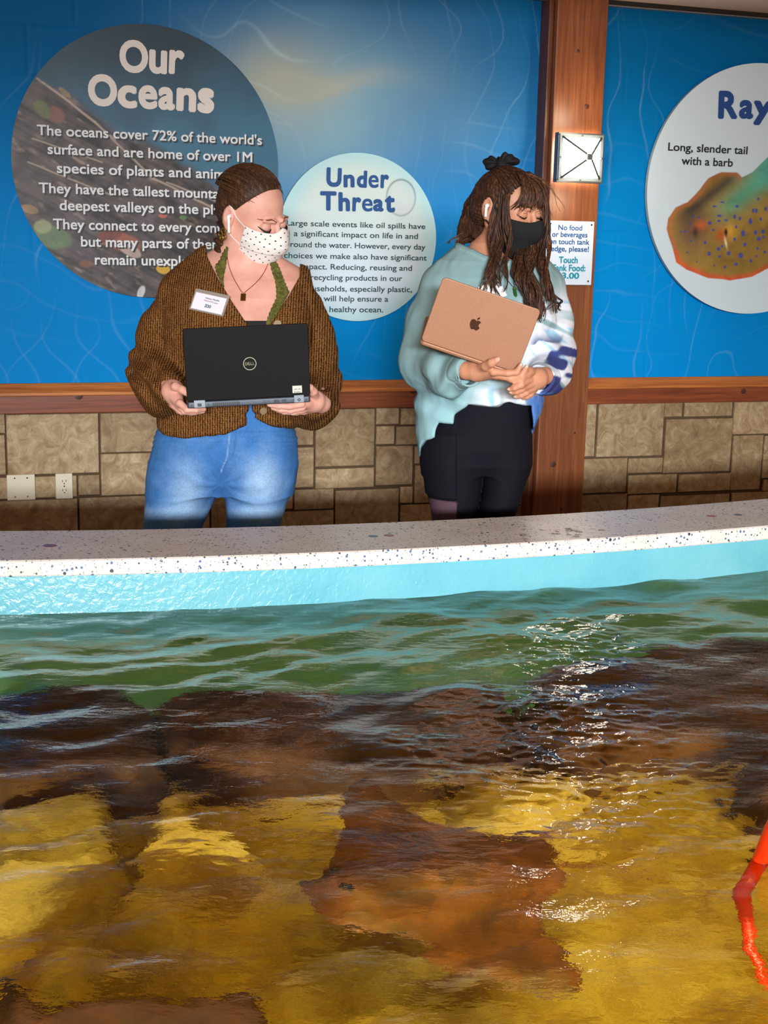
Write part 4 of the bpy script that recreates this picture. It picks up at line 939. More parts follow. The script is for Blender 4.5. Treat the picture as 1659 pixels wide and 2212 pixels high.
# ------------------------------------------------------------------ the woman in the brown cardigan
VA = 3.90
def A(x, y, d=0.0): return at(x, y, VA + d)
pA = empty('person', (*A(500, 1300)[:2], 0), 'woman in brown knit cardigan and jeans wearing a white dotted mask, holding the black laptop', 'person')
skA = skin('fair_skin', (216, 154, 134), (232, 176, 158))
hA = Head(A(545, 462, .005), math.radians(52), math.radians(24), math.radians(-8), 1.06)
zA = lambda y: A(520, y)[2]
def neck_A(P): return chain(P, [A(527, 520, .025), A(530, 560, .02), A(536, 600, .03)], [.052, .055, .075], .02)
def chest_A(P):
    Z = [zA(y) for y in (548, 575, 605, 640, 690, 740, 790, 815)]
    d = loft(P, Z, [A(530, 0)[0] * 0 + A(532, y)[0] for y in (548, 575, 605, 640, 690, 740, 790, 815)], [VA + .03, VA + .025, VA + .015, VA + .005, VA, VA, VA, VA], [.05, .12, .175, .19, .185, .18, .17, .18], [.045, .07, .095, .112, .125, .12, .115, .12], 2.3)
    for x, y in ((490, 725), (592, 728)): d = smin(d, ell(P, A(x, y, -.075), (.075, .07, .075)), .05)
    d = smin(d, chain(P, [A(462, 574, .03), A(527, 548, .03)], [.042, .05], .02), .05)
    d = smin(d, chain(P, [A(624, 606, .03), A(545, 560, .03)], [.040, .052], .02), .05)
    d = smin(d, neck_A(P), .035)
    return d
def head_neck_A(P):
    q = hA.L(P); d = hA.face(q) * hA.k; return smin(smin(d, neck_A(P), .02), chest_A(P), .015)
# her hands
def handL_A(P):
    return hand_field(P, [(A(366, 828, -.20), A(374, 846, -.24), .024, .027), (A(374, 846, -.24), A(388, 872, -.30), .027, .012), (A(374, 846, -.24), A(378, 874, -.26), .026, .012), (A(374, 846, -.24), A(374, 872, -.23), .024, .012)],
        [([A(389, 871, -.31), A(404, 885, -.325), A(424, 886, -.325), A(440, 884, -.31)], [.0098, .009, .008, .007]), ([A(384, 876, -.285), A(398, 888, -.30), A(420, 890, -.30), A(438, 888, -.29)], [.0100, .009, .008, .007]),
         ([A(379, 877, -.26), A(392, 889, -.27), A(414, 891, -.27), A(430, 889, -.26)], [.0098, .0088, .008, .007]), ([A(374, 875, -.235), A(386, 887, -.24), A(404, 889, -.24), A(416, 887, -.235)], [.0088, .008, .0072, .0064]),
         ([A(368, 838, -.25), A(380, 835, -.285), A(394, 842, -.30), A(408, 852, -.31)], [.013, .0118, .0105, .0085])])
def handR_A(P):
    return hand_field(P, [(A(694, 872, -.19), A(678, 866, -.23), .024, .027), (A(678, 866, -.23), A(652, 875, -.29), .026, .012), (A(676, 868, -.23), A(652, 883, -.26), .026, .012), (A(676, 870, -.22), A(656, 887, -.23), .024, .012)],
        [([A(652, 873, -.315), A(626, 878, -.325), A(602, 877, -.325), A(582, 874, -.32)], [.0098, .009, .0082, .0068]), ([A(652, 881, -.29), A(628, 886, -.30), A(606, 885, -.30), A(590, 881, -.295)], [.0100, .009, .008, .007]),
         ([A(654, 885, -.262), A(634, 890, -.27), A(614, 889, -.27), A(600, 886, -.265)], [.0096, .0088, .008, .0068]), ([A(657, 887, -.235), A(640, 891, -.24), A(624, 890, -.24), A(613, 887, -.235)], [.0088, .008, .0072, .0064]),
         ([A(680, 858, -.25), A(676, 846, -.285), A(669, 838, -.30), A(660, 834, -.305)], [.013, .0118, .0105, .0085])])
loL, hiL = bounds([A(345, 815, -.34), A(455, 900, -.16)], .02); loR, hiR = bounds([A(570, 822, -.35), A(712, 902, -.15)], .02)
HL_ = boxed(handL_A, loL, hiL); HR_ = boxed(handR_A, loR, hiR); HN_ = boxed(head_neck_A, (A(425, 620)[0], VA - .21, zA(742)), (A(672, 362)[0], VA + .17, zA(355)))
def body_A(P):
    d = np.minimum(HN_(P), chest_A(P))
    aL = chain(P, [A(440, 620, .03), A(400, 640, .02), A(366, 722, .03), A(350, 800, .01), A(352, 822, -.10), A(366, 830, -.2)], [.036, .036, .042, .04, .034, .025], .02)
    aR = chain(P, [A(625, 640, .03), A(652, 664, .02), A(664, 740, .03), A(668, 808, .01), A(684, 850, -.08), A(694, 872, -.2)], [.034, .030, .038, .04, .034, .025], .02)
    return smin(smin(d, smin(aL, HL_(P), .012), .02), smin(aR, HR_(P), .012), .02)
V, Q = field_mesh(body_A, (A(300, 800)[0], VA - .37, zA(905)), (A(730, 800)[0], VA + .17, zA(352)), .0022); pydata('body', V, Q, skA, pA)

# jeans: hips and legs down to the floor
def jeans_A(P):
    ys = [858, 925, 950, 1000, 1035, 1062]; Z = [zA(y) for y in ys]
    d = loft(P, Z, [A(x, 900)[0] for x in (489, 487, 486, 482, 479, 478)], [VA + .015] * 6, [.188, .199, .208, .212, .212, .205], [.125, .135, .142, .148, .14, .12], 2.4)
    zl = [zA(y) for y in (960, 1000, 1040, 1080, 1140, 1250, 1400, 1560, 1640)]
    L = loft(P, zl, [A(x, 1000)[0] for x in (415, 407, 398, 388, 372, 360, 352, 350, 350)], [VA + .01] * 5 + [VA, VA + .02, VA + .03, VA + .03], [.088, .108, .108, .101, .087, .074, .064, .056, .056], [.10, .125, .122, .112, .10, .085, .078, .066, .066], 2.1)
    R = loft(P, zl, [A(x, 1000)[0] for x in (560, 560, 559, 555, 547, 545, 546, 548, 548)], [VA + .01] * 5 + [VA, VA + .02, VA + .03, VA + .03], [.088, .102, .098, .092, .079, .070, .064, .056, .056], [.10, .12, .118, .11, .10, .085, .078, .066, .066], 2.1)
    d = smin(smin(d, L, .03), R, .03)
    # creases that fan out from the crotch
    x, y = pix(P); r = np.hypot(x - 478, y - 1045); an = np.arctan2(y - 1045, np.abs(x - 478))
    w = np.exp(-(r / 110) ** 2); d = d - .0026 * w * np.sin(an * 11 + .03 * r + 3.5 * vnoise(P, 10, 6)) * (.5 + .5 * sstep(30, 70, r)) - .0042 * fbm(P * [1, 1, .5], 13, 3, 4) - .0010 * np.exp(-((y - 952) / 30) ** 2) * np.sin(y * .5 + 2 * vnoise(P, 14, 8))
    d = d - .0016 * sstep(-3, 2, x - 498 + (y - 925) * .13) * sstep(22, 10, x - 498 + (y - 925) * .13) * (y < 1012) * (P[:, 1] < VA)     # fly
    return d
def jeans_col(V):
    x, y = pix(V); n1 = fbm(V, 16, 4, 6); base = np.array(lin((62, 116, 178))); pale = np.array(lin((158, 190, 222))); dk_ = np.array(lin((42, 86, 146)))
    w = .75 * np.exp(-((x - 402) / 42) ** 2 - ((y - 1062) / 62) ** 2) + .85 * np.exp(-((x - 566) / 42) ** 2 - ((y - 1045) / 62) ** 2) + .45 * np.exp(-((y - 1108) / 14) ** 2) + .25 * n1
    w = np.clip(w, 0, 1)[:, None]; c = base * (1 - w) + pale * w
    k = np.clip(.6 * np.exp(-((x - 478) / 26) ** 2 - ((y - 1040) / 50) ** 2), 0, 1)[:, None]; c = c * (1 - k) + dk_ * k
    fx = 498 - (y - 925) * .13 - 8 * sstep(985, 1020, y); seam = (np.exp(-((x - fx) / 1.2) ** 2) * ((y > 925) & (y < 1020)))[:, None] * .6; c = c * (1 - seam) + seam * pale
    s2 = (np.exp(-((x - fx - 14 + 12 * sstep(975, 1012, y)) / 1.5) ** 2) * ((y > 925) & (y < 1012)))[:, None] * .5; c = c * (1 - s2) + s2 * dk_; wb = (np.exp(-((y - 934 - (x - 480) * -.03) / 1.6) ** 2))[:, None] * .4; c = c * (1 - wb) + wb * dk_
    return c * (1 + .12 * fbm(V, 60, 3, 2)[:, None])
lo, hi = A(290, 1000), A(660, 1000)
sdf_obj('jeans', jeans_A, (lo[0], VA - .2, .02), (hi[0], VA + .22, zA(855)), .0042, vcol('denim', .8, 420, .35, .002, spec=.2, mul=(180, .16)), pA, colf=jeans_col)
shoe = plain('shoe_canvas', (70, 66, 66), .7)
for x in (350, 548):
    c = A(x, 1640); c[2] = 0; sdf_obj('shoe', lambda P: np.maximum(smin(cone(P, c + [0, .04, .04], c + [0, -.14, .028], .045, .036), cone(P, c + [0, .05, .06], c + [0, .03, .09], .05, .045), .03), .002 - P[:, 2]), c + [-.08, -.22, -.01], c + [.08, .13, .12], .006, shoe, pA)

# cardigan
HEM = [(330, 700), (331, 860), (334, 925), (352, 938), (400, 943), (460, 938), (520, 926), (537, 921), (538, 896), (541, 872), (543, 895), (545, 906), (580, 921), (618, 923), (655, 922), (672, 860), (690, 700), (668, 560), (520, 500), (350, 560)]
def sleeve(P, pts, rs): return chain(P, pts, rs, .05)
def card_solid(P):
    ys = [552, 566, 590, 620, 660, 720, 790, 850, 900, 945]; Z = [zA(y) for y in ys]
    d = loft(P, Z, [A(x, 700)[0] for x in (540, 535, 525, 518, 514, 512, 508, 500, 492, 487)], [VA + .035, VA + .03, VA + .02, VA + .01, VA, VA - .005, VA, VA + .005, VA + .01, VA + .01],
             [.08, .12, .17, .205, .218, .215, .21, .21, .212, .208], [.06, .085, .112, .132, .15, .155, .152, .15, .152, .152], 2.5)
    for x, y in ((482, 722), (598, 726)): d = smin(d, ell(P, A(x, y, -.095), (.085, .075, .085)), .06)
    d = smin(d, chain(P, [A(450, 568, .03), A(402, 622, .03)], [.050, .06], .03), .07); d = smin(d, chain(P, [A(645, 612, .03), A(656, 650, .03)], [.045, .055], .03), .06)
    sl = sleeve(P, [A(398, 636, .02), A(362, 722, .03), A(344, 806, .00), A(352, 836, -.10), A(366, 838, -.19)], [.064, .074, .080, .070, .045])
    sr = sleeve(P, [A(654, 662, .02), A(664, 740, .03), A(668, 812, .00), A(670, 866, -.06), A(682, 874, -.17)], [.058, .070, .078, .070, .046])
    # cut the torso by the front outline, sleeves stay whole
    d = smax(d, region(P, HEM), .012)
    x, y = pix(P)
    d = smin(d, sl, .012); d = smin(d, sr, .012)
    # folds: drag lines at the elbows, ribs along the body
    n1 = fbm(P * [1.2, 1, .55], 12, 3, 2); d = d - .011 * n1
    ar = np.exp(-((x - 315) / 50) ** 2 - ((y - 800) / 80) ** 2) + np.exp(-((x - 700) / 45) ** 2 - ((y - 840) / 75) ** 2)
    d = d - .010 * ar * np.sin((P[:, 2] * 1.0 + P[:, 0] * np.sign(x - 500) * -.8) * 80 + 3 * vnoise(P, 9, 4))
    rib = np.abs(np.sin(P[:, 0] * 2 * math.pi / .011 + .6 * vnoise(P, 30, 6))) - .5
    d = d + .006 * np.exp(-((y - 896 - .0006 * (x - 490) ** 2 * 0) / 5) ** 2) * (x > 330) * (x < 660) * (P[:, 1] < VA) * (np.abs(sl) > .01) * (np.abs(sr) > .01)
    d = d - .0011 * rib * ((y < 905) | (y > 100))
    return d
VCUT = [(443, 470), (447, 553), (470, 600), (500, 650), (536, 704), (560, 716), (584, 700), (622, 642), (647, 597), (650, 470)]
def cardigan(P):
    d = card_solid(P); v = region(P, VCUT); d = smax(d, -v, .006)
    gap = region(P, [(537, 690), (538, 880), (540, 960), (545, 960), (544, 880), (560, 690)]); d = np.maximum(d, -np.maximum(gap, P[:, 1] - (VA - .02)))
    # wrists come out of the sleeves
    for h_, c in ((0, A(371, 842, -.215)), (1, A(686, 870, -.2))):
        d = np.maximum(d, -ell(P, c, (.03, .05, .03)))
    # rolled edge along the neckline
    edge = np.abs(v) - .006; rim = np.maximum(np.abs(card_solid(P) + .004) - .0065, edge)
    return np.minimum(d, np.maximum(rim, P[:, 1] - VA - .02)) if False else d
t = NT('brown_knit'); v = t.coord(); n0 = t.noise(v, 190, 3, .75, .8); n1 = t.noise(v, 26, 4)
wv = t.n('ShaderNodeTexWave', wave_type='BANDS', bands_direction='X'); wv.inputs['Scale'].default_value = 45; wv.inputs['Distortion'].default_value = 2.2; wv.inputs['Detail'].default_value = 2; wv.inputs['Detail Scale'].default_value = 3; t.l(v, wv.inputs['Vector'])
wz = t.n('ShaderNodeTexWave', wave_type='BANDS', bands_direction='Z'); wz.inputs['Scale'].default_value = 62; wz.inputs['Distortion'].default_value = 7; t.l(v, wz.inputs['Vector'])
hgt = t.math('ADD', t.math('MULTIPLY', wv.outputs['Fac'], .40), t.math('ADD', t.math('MULTIPLY', n0, 1.15), t.math('MULTIPLY', wz.outputs['Fac'], .16)))
c = t.ramp(hgt, [(.52, lin((28, 15, 7))), (.80, lin((86, 52, 24))), (1.0, lin((150, 104, 58)))]); t.color(t.mix(t.ramp(n1, [(.35, (0, 0, 0)), (.7, (.25, .25, .25))]), c, lin((120, 70, 28)))); t.set(Roughness=.95); t.b.inputs['Specular IOR Level'].default_value = .1; t.bump(hgt, .8, .004)
knit = t.m
lo, hi = A(272, 800), A(738, 800)
cdo = sdf_obj('cardigan', cardigan, (lo[0], VA - .27, zA(952)), (hi[0], VA + .2, zA(535)), .0042, knit, pA, relax=1)
for (x, y) in ((568, 887), (600, 700)):
    p = hit(cardigan, x, y, VA - .35, VA + .1); n_ = grad(cardigan, p); g = MB(); q = Vector(n_).to_track_quat('Z', 'Y').to_matrix().to_4x4(); q.translation = Vector(p + n_ * .001)
    g.prism([(.011 * math.cos(a), .011 * math.sin(a)) for a in np.linspace(0, 6.2832, 17)[:-1]], 0, .004, q); g.build('button', plain('horn_button', (150, 130, 100), .3), cdo, True, bevel=.0015)

# dark top and olive lace halter over the chest
def top_A(P): return np.maximum(np.maximum(chest_A(P) - .004, region(P, [(525, 693), (584, 693), (640, 760), (640, 860), (460, 860), (470, 760)])), P[:, 1] - VA)
sdf_obj('top', top_A, (A(470, 700)[0], VA - .2, zA(800)), (A(650, 700)[0], VA + .01, zA(688)), .0035, plain('black_jersey', (20, 18, 20), .8), pA)
def scal(pts, amp, n):
    out = []; P_ = [np.array(p, float) for p in pts]
    sp = spline([(*p, 0) for p in P_], 10)
    L = 0
    for i in range(len(sp)):
        t_ = sp[min(i + 1, len(sp) - 1)] - sp[max(i - 1, 0)]; t_ /= np.linalg.norm(t_); nn = np.array([t_[1], -t_[0]]); L += np.linalg.norm(sp[i] - sp[i - 1]) if i else 0
        out.append(tuple(sp[i][:2] + nn * amp * abs(math.sin(L * math.pi / n))))
    return out
lace = NT('olive_lace'); v = lace.coord(); n1 = lace.noise(v, 120, 3, .7, 1.0); lace.color(lace.ramp(n1, [(.35, lin((58, 56, 14))), (.55, lin((98, 94, 30))), (.75, lin((130, 124, 58)))])); lace.set(Roughness=.8); lace.bump(n1, .8, .003)
LB = scal([(488, 531), (478, 548), (472, 562), (463, 574), (466, 590), (470, 600)], 2.5, 9) + [(478, 614), (484, 622)] + scal([(485, 618), (484, 600), (489, 575), (492, 550), (494, 535)][::1], 1.2, 10)
RB = scal([(575, 700), (583, 676), (594, 652), (598, 640), (596, 610), (588, 585), (584, 566)], 2.0, 10) + scal([(592, 560), (602, 578), (612, 604), (622, 628), (624, 634)], 2.5, 9) + [(606, 668), (584, 704), (576, 712)]
for LP_ in (LB, RB):
    sdf_obj('halter_strap', lambda P: np.maximum(np.maximum(np.abs(np.minimum(chest_A(P), neck_A(P)) - .003) - .0028, region(P, LP_)), P[:, 1] - VA - .06), (A(452, 600)[0], VA - .2, zA(716)), (A(636, 600)[0], VA + .06, zA(526)), .0022, lace.m, pA, relax=1)

# hair: drawn back from the forehead into a low braid
hrA = hairmat('auburn_hair', (36, 20, 10), (66, 40, 22), (122, 82, 46))
def cap_A(P):
    q = hA.L(P); d = ell(q, (0, .014, .036), (.078, .097, .087)); d = smin(d, ell(q, (0, .046, -.012), (.062, .050, .055)), .04)
    hl = q[:, 1] + .056 - np.where(q[:, 2] < .092, np.clip(.092 - q[:, 2], 0, .12) * .62, (q[:, 2] - .092) * -3)
    d = d + .0075 * np.exp(-np.clip(hl, 0, 1) / .011); d = smax(d, -(hl), .003); d = np.maximum(d, -(q[:, 2] + .052 - .02 * (q[:, 1] < .03)))
    gr = np.sin(np.arctan2(q[:, 0], q[:, 2] + .02) * 46 + 3 * vnoise(q, 22, 3)); return (d - sstep(.0, .03, hl) * (.0008 * gr + .003 * fbm(q, 24, 3, 5))) * hA.k
lo, hi = bounds([hA.W(p) for p in ((-.11, -.12, .14), (.11, .13, .14), (-.11, .13, -.08), (.11, -.12, -.08), (-.11, -.12, -.08), (.11, .13, -.08), (.11, -.12, .14), (-.11, .13, .14))], .005)
hf = [field_mesh(cap_A, lo, hi, .0028, relax=1)]
br = [A(490, 498, .03), A(480, 520, .015), A(480, 542, .005), A(487, 562, .0), A(494, 576, -.01)]
def bun(P):
    d = chain(P, [A(497, 412, .05), A(486, 450, .055), A(488, 490, .055)], [.022, .026, .022], .02); d = smin(d, chain(P, br, [.021, .019, .017, .014, .006], .01), .01)
    return d - .004 * np.sin(P[:, 2] * 260 + P[:, 0] * 120) - .004 * fbm(P, 40, 3, 3)
lo, hi = bounds([A(458, 395, -.03), A(515, 585, .1)], .02); hf.append(field_mesh(bun, lo, hi, .003, relax=1))
R_ = np.random.RandomState(3); ps = []
for k in range(150):
    th = R_.uniform(-1.35, 1.35); ph0 = R_.uniform(-.7, -.2)
    pts = []
    for t_ in np.linspace(0, 1, 9):
        ph = ph0 + t_ * (1.75 + R_.uniform(-.03, .03)); r_ = 1.012 + .008 * math.sin(t_ * 5 + k)
        pts.append(hA.W((.079 * r_ * math.sin(th) * math.cos(ph * .9 - .1), .016 + .100 * r_ * math.sin(ph) * 1.0, .036 + .089 * r_ * math.cos(th) * max(math.cos(ph), -.6))))
    q = hA.L(np.array(pts)); ok = [p for p, qq in zip(pts, q) if qq[1] > -.06 and qq[2] > -.05]
    if len(ok) > 3: ps.append((ok, [.0002, .0011] + [.0019] * (len(ok) - 3) + [.0008], R_.uniform(.6, 1.5)))
for k in range(26):
    j = R_.normal(0, 4, 2); st = [A(496 + j[0], 478 + j[1], .045)] + [p + R_.normal(0, .008, 3) for p in br] + [A(496 + R_.normal(0, 4), 584 + R_.normal(0, 6), -.015)]
    sp = spline(st, 4); ps.append((sp, np.linspace(.0030, .0008, len(sp)), R_.uniform(.6, 1.5)))
add_hair('hair', hf, ps, hrA, pA)
# brows and lashes
def face_curve(H, name, pts, rs, mat, parent):
    out = []
    for p in pts:
        p = np.array(p, float); d0 = p.copy()
        ys = np.linspace(-.14, .02, 400); q = np.stack([np.full(400, p[0]), ys, np.full(400, p[2])], 1); dd = H.face(q); i = np.argmax(dd < 0); d0[1] = ys[i] - p[1]; out.append(H.W(d0))
    sp = spline(out, 5); rr = np.interp(np.linspace(0, 1, len(sp)), np.linspace(0, 1, len(rs)), rs); g = MB(); g.tube(sp, rr, 6); return g.build(name, mat, parent, True)
browm = plain('brow_hair', (122, 66, 34), .7); lash = plain('lash_black', (16, 12, 12), .6)
for x in (-1, 1):
    face_curve(hA, 'eyebrow', [(x * .014, .001, .0215), (x * .026, .001, .0265), (x * .040, .001, .0255), (x * .050, .001, .019)], [.0014, .0022, .0018, .0006], browm, pA)
    face_curve(hA, 'eyelashes', [(x * .016, .002, -.0020), (x * .024, .005, -.0055), (x * .034, .007, -.0060), (x * .044, .007, -.0035), (x * .052, .009, .0025)], [.0010, .0026, .0031, .0028, .0010], lash, pA)

# mask
def mask_shape(H, q): 
    d = H.skull(q); d = smin(d, ell(q, (0, -.066, -.046), (.050, .050, .056)), .03); d = smin(d, cone(q, (0, -.092, .004), (0, -.112, -.032), .009, .012), .03); return d
def mask_A(P):
    q = hA.L(P); s_ = mask_shape(hA, q) - .006; pl = .0022 * (sstep(-.034, -.038, q[:, 2]) - sstep(-.060, -.064, q[:, 2])) ; sh = np.abs(s_ - pl) - .0018
    top = q[:, 2] - (-.006 + .016 * np.exp(-(q[:, 0] / .020) ** 2)); side = q[:, 1] - (-.044 + .9 * np.clip(-.066 - q[:, 2], 0, .018))
    return np.maximum(np.maximum(np.maximum(sh, top), side), -(q[:, 2] + .112)) * hA.k
lo, hi = bounds([hA.W(p) for p in ((-.08, -.14, .03), (.08, -.14, .03), (-.08, .0, -.13), (.08, .0, -.13), (-.08, -.14, -.13), (.08, -.14, -.13), (.08, 0, .03), (-.08, 0, .03))], 0)
t = NT('dotted_cloth'); ua = t.n('ShaderNodeAttribute', attribute_name='uvm')
def dots(off):
    ad = t.n('ShaderNodeVectorMath', operation='ADD'); t.l(ua.outputs['Vector'], ad.inputs[0]); ad.inputs[1].default_value = (off, off, 0)
    fr_ = t.n('ShaderNodeVectorMath', operation='FRACTION'); t.l(ad.outputs[0], fr_.inputs[0]); sb = t.n('ShaderNodeVectorMath', operation='SUBTRACT'); t.l(fr_.outputs[0], sb.inputs[0]); sb.inputs[1].default_value = (.5, .5, 0)
    ln = t.n('ShaderNodeVectorMath', operation='LENGTH'); t.l(sb.outputs[0], ln.inputs[0]); return t.math('LESS_THAN', ln.outputs['Value'], .085)
dd = t.math('MAXIMUM', dots(0), dots(.5)); t.color(t.mix(dd, lin((236, 230, 226)), lin((24, 22, 24)))); t.set(Roughness=.85); t.bump(t.noise(t.coord(), 60, 3), .2, .003)
mk = sdf_obj('mask', mask_A, lo, hi, .0020, t.m, pA, relax=1)
co = np.zeros(len(mk.data.vertices) * 3); mk.data.vertices.foreach_get('co', co); q = hA.L(co.reshape(-1, 3)); az = np.arctan2(q[:, 0], -(q[:, 1] + .02))
set_vec(mk, np.stack([az * .075 / .020, q[:, 2] / .020 + .25 * q[:, 0] / .02 * 0, 0 * az], 1), 'uvm')
loopm = plain('white_elastic', (232, 228, 224), .7)
def ear_loop(H, x, mat, parent, r=.0016, zt=-.012, zb=-.066, ys=-.046):
    def on(y, z, o=.004):
        xs = np.linspace(.11, .02, 300) * x; q = np.stack([xs, np.full(300, y), np.full(300, z)], 1); d = H.skull(q); i = np.argmax(d < o); return H.W((xs[i], y, z))
    for pts in ((( ys, zt), (-.012, .004), (.006, .022), (.018, .026)), ((ys + .002, zb), (-.014, -.052), (.006, -.040), (.016, -.036))):
        g = MB(); sp = spline([on(*p) for p in pts], 5); g.tube(sp, r, 6); g.build('ear_loop', mat, mk if parent is None else parent, True)
ear_loop(hA, -1, loopm, mk); ear_loop(hA, 1, loopm, mk)
# earbud, earring
wh = plain('white_plastic', (240, 240, 238), .3)
g = MB(); a_ = hA.W((-.086, .004, -.004)); g.tube(spline([hA.W((-.078, .006, .002)), hA.W((-.089, .002, .001)), hA.W((-.091, -.004, -.010)), hA.W((-.090, -.012, -.038))], 5), [.006] * 4 + [.0065] * 3 + [.0045] * 4 + [.004] * 5, 10); g.build('earbud', wh, pA, True)
gold = plain('brass', (150, 126, 60), .3, .8); ec = hA.W((-.083, .014, -.052)); g = MB()
def ring_pts(c, r, ax1, ax2, n=25, sx=1): return [c + r * (math.cos(a) * ax1 * sx + math.sin(a) * ax2) for a in np.linspace(0, 2 * math.pi, n)]
hx, hy, hz_ = hA.R[:, 0], hA.R[:, 1], hA.R[:, 2]
for (dy, dz, r) in ((0, .006, .008), (.007, -.006, .008), (-.006, -.008, .007), (.001, -.014, .007)): g.tube(ring_pts(ec + hy * dy + hz_ * dz, r, hy, hz_, 15), .0017, 6)
g.build('earring', gold, pA, True)
# necklace with pendant
rose = plain('rose_gold', (176, 110, 70), .3, .8)
def chest_pts(f, pts, lift=.002, v0=VA - .3):
    out = []
    for x, y in pts: p = hit(f, x, y, v0, v0 + .5); out.append(p + grad(f, p) * lift)
    return out
skA_f = lambda P: np.minimum(chest_A(P), neck_A(P))
g = MB(); sp = spline(chest_pts(skA_f, [(491, 548), (495, 575), (504, 600), (514, 618), (525, 633), (536, 626), (552, 612), (566, 596), (577, 575), (580, 562)], .0015), 6); g.tube(sp, .0011, 6); nk = g.build('necklace', rose, pA, True)
p = chest_pts(skA_f, [(525.5, 643)], .003)[0]; n_ = grad(skA_f, p); X = np.array([1, 0, 0.]) - n_[0] * n_; X /= np.linalg.norm(X); Y = np.cross(n_, X); mm = Matrix((Vector(X), Vector(Y), Vector(n_))).transposed().to_4x4(); mm.translation = Vector(p)
g = MB(); g.box((-.0072, -.0115, -.001), (.0072, .0115, .001), mm); g.build('pendant', plain('dark_gold', (120, 70, 30), .3, .7), nk, bevel=.0006)
# name badge pinned to the cardigan
cf = cardigan; cor_ = [hit(cf, x, y, VA - .35, VA + .1) for x, y in ((409, 667), (481, 683), (490, 638), (416, 622))]
cen = np.mean(cor_, 0); n_ = np.cross(cor_[1] - cor_[0], cor_[3] - cor_[0]); n_ /= np.linalg.norm(n_); n_ = n_ if n_[1] < 0 else -n_
front = min(np.dot(c - cen, -n_) for c in cor_); cen = cen + n_ * .010
cor_ = [at(x, y, 1) for x, y in ((409, 667), (481, 683), (490, 638), (416, 622))]
def on_plane(x, y):
    d = ray(x, y); t_ = np.dot(cen - CAM, n_) / np.dot(d, n_); return CAM + d * t_
c0, c1, c3 = on_plane(409, 667), on_plane(481, 683), on_plane(418, 622); X = c1 - c0; wB = np.linalg.norm(X); X /= wB; Y = c3 - c0; Y -= X * np.dot(X, Y); hB = np.linalg.norm(Y); Y /= hB; N = np.cross(X, Y); mm = Matrix((Vector(X), Vector(Y), Vector(N))).transposed().to_4x4(); mm.translation = Vector(c0)
t = NT('clear_sleeve'); t.color(lin((150, 140, 130))); t.set(Roughness=.15)
g = MB(); g.box((-.001, -.001, -.004), (wB + .001, hB + .001, 0), mm)
bdg = g.build('name_badge', t.m, pA, bevel=.001); bdg['label'] = 'clear pinned sleeve with a white name card'
g = MB(); g.box((.004, .003, .0002), (wB - .004, hB - .010, .0012), mm); card = g.build('card', plain('white_card', (232, 230, 238), .5, vary=.01), bdg)
def small_text(body, x0, y0, w_, h_, mat, bold=.01):
    V, Fc = text_geo(body, bold); a, b = V[:, 0].min(), V[:, 0].max(); c_, d_ = V[:, 1].min(), V[:, 1].max()
    g = MB(); g.add([mm @ Vector((x0 + (v[0] - a) / (b - a) * w_, y0 + (v[1] - c_) / (d_ - c_) * h_, .0018)) for v in V], Fc); return g.build('lettering', mat, card)
small_text('Melissa Matylka', wB * .36, hB * .60, wB * .42, hB * .09, plain('ink', (40, 40, 44), .6), .02)
small_text('Membership', wB * .34, hB * .49, wB * .27, hB * .075, plain('ink_red', (190, 50, 60), .6), .02); small_text('Coordinator', wB * .62, hB * .485, wB * .15, hB * .07, plain('ink2', (60, 60, 64), .6), .0)
small_text('ZOO', wB * .41, hB * .22, wB * .19, hB * .15, plain('ink_teal', (20, 110, 140), .6), .05)

# ------------------------------------------------------------------ the woman in the tie-dye sweatshirt
VB = 3.90
def B(x, y, d=0.0): return at(x, y, VB + d)
pB = empty('person', (*B(1040, 1300)[:2], 0), 'woman in tie-dye sweatshirt and black leggings wearing a black mask, holding the copper laptop', 'person')
skB = skin('warm_skin', (196, 132, 102), (216, 156, 124))
hB = Head(B(1100, 446, .005), math.radians(44), math.radians(18), math.radians(-2), 1.0, (.022, .076))
zB_ = lambda y: B(1050, y)[2]
def neck_B(P): return chain(P, [B(1084, 505, .02), B(1076, 545, .02), B(1068, 590, .04)], [.048, .05, .065], .02)
def chest_B(P):
    ys = (535, 560, 600, 660, 740, 800); d = loft(P, [zB_(y) for y in ys], [B(1068, y)[0] for y in ys], [VB + .03, VB + .02, VB + .01, VB, VB, VB], [.05, .11, .16, .15, .14, .14], [.05, .07, .09, .10, .1, .1], 2.3)
    d = smin(d, chain(P, [B(992, 576, .03), B(1070, 535, .03)], [.030, .045], .02), .04); d = smin(d, chain(P, [B(1165, 580, .03), B(1070, 540, .03)], [.035, .045], .02), .04); return smin(d, neck_B(P), .03)
def head_neck_B(P): return smin(smin(hB.face(hB.L(P)) * hB.k, neck_B(P), .02), chest_B(P), .015)
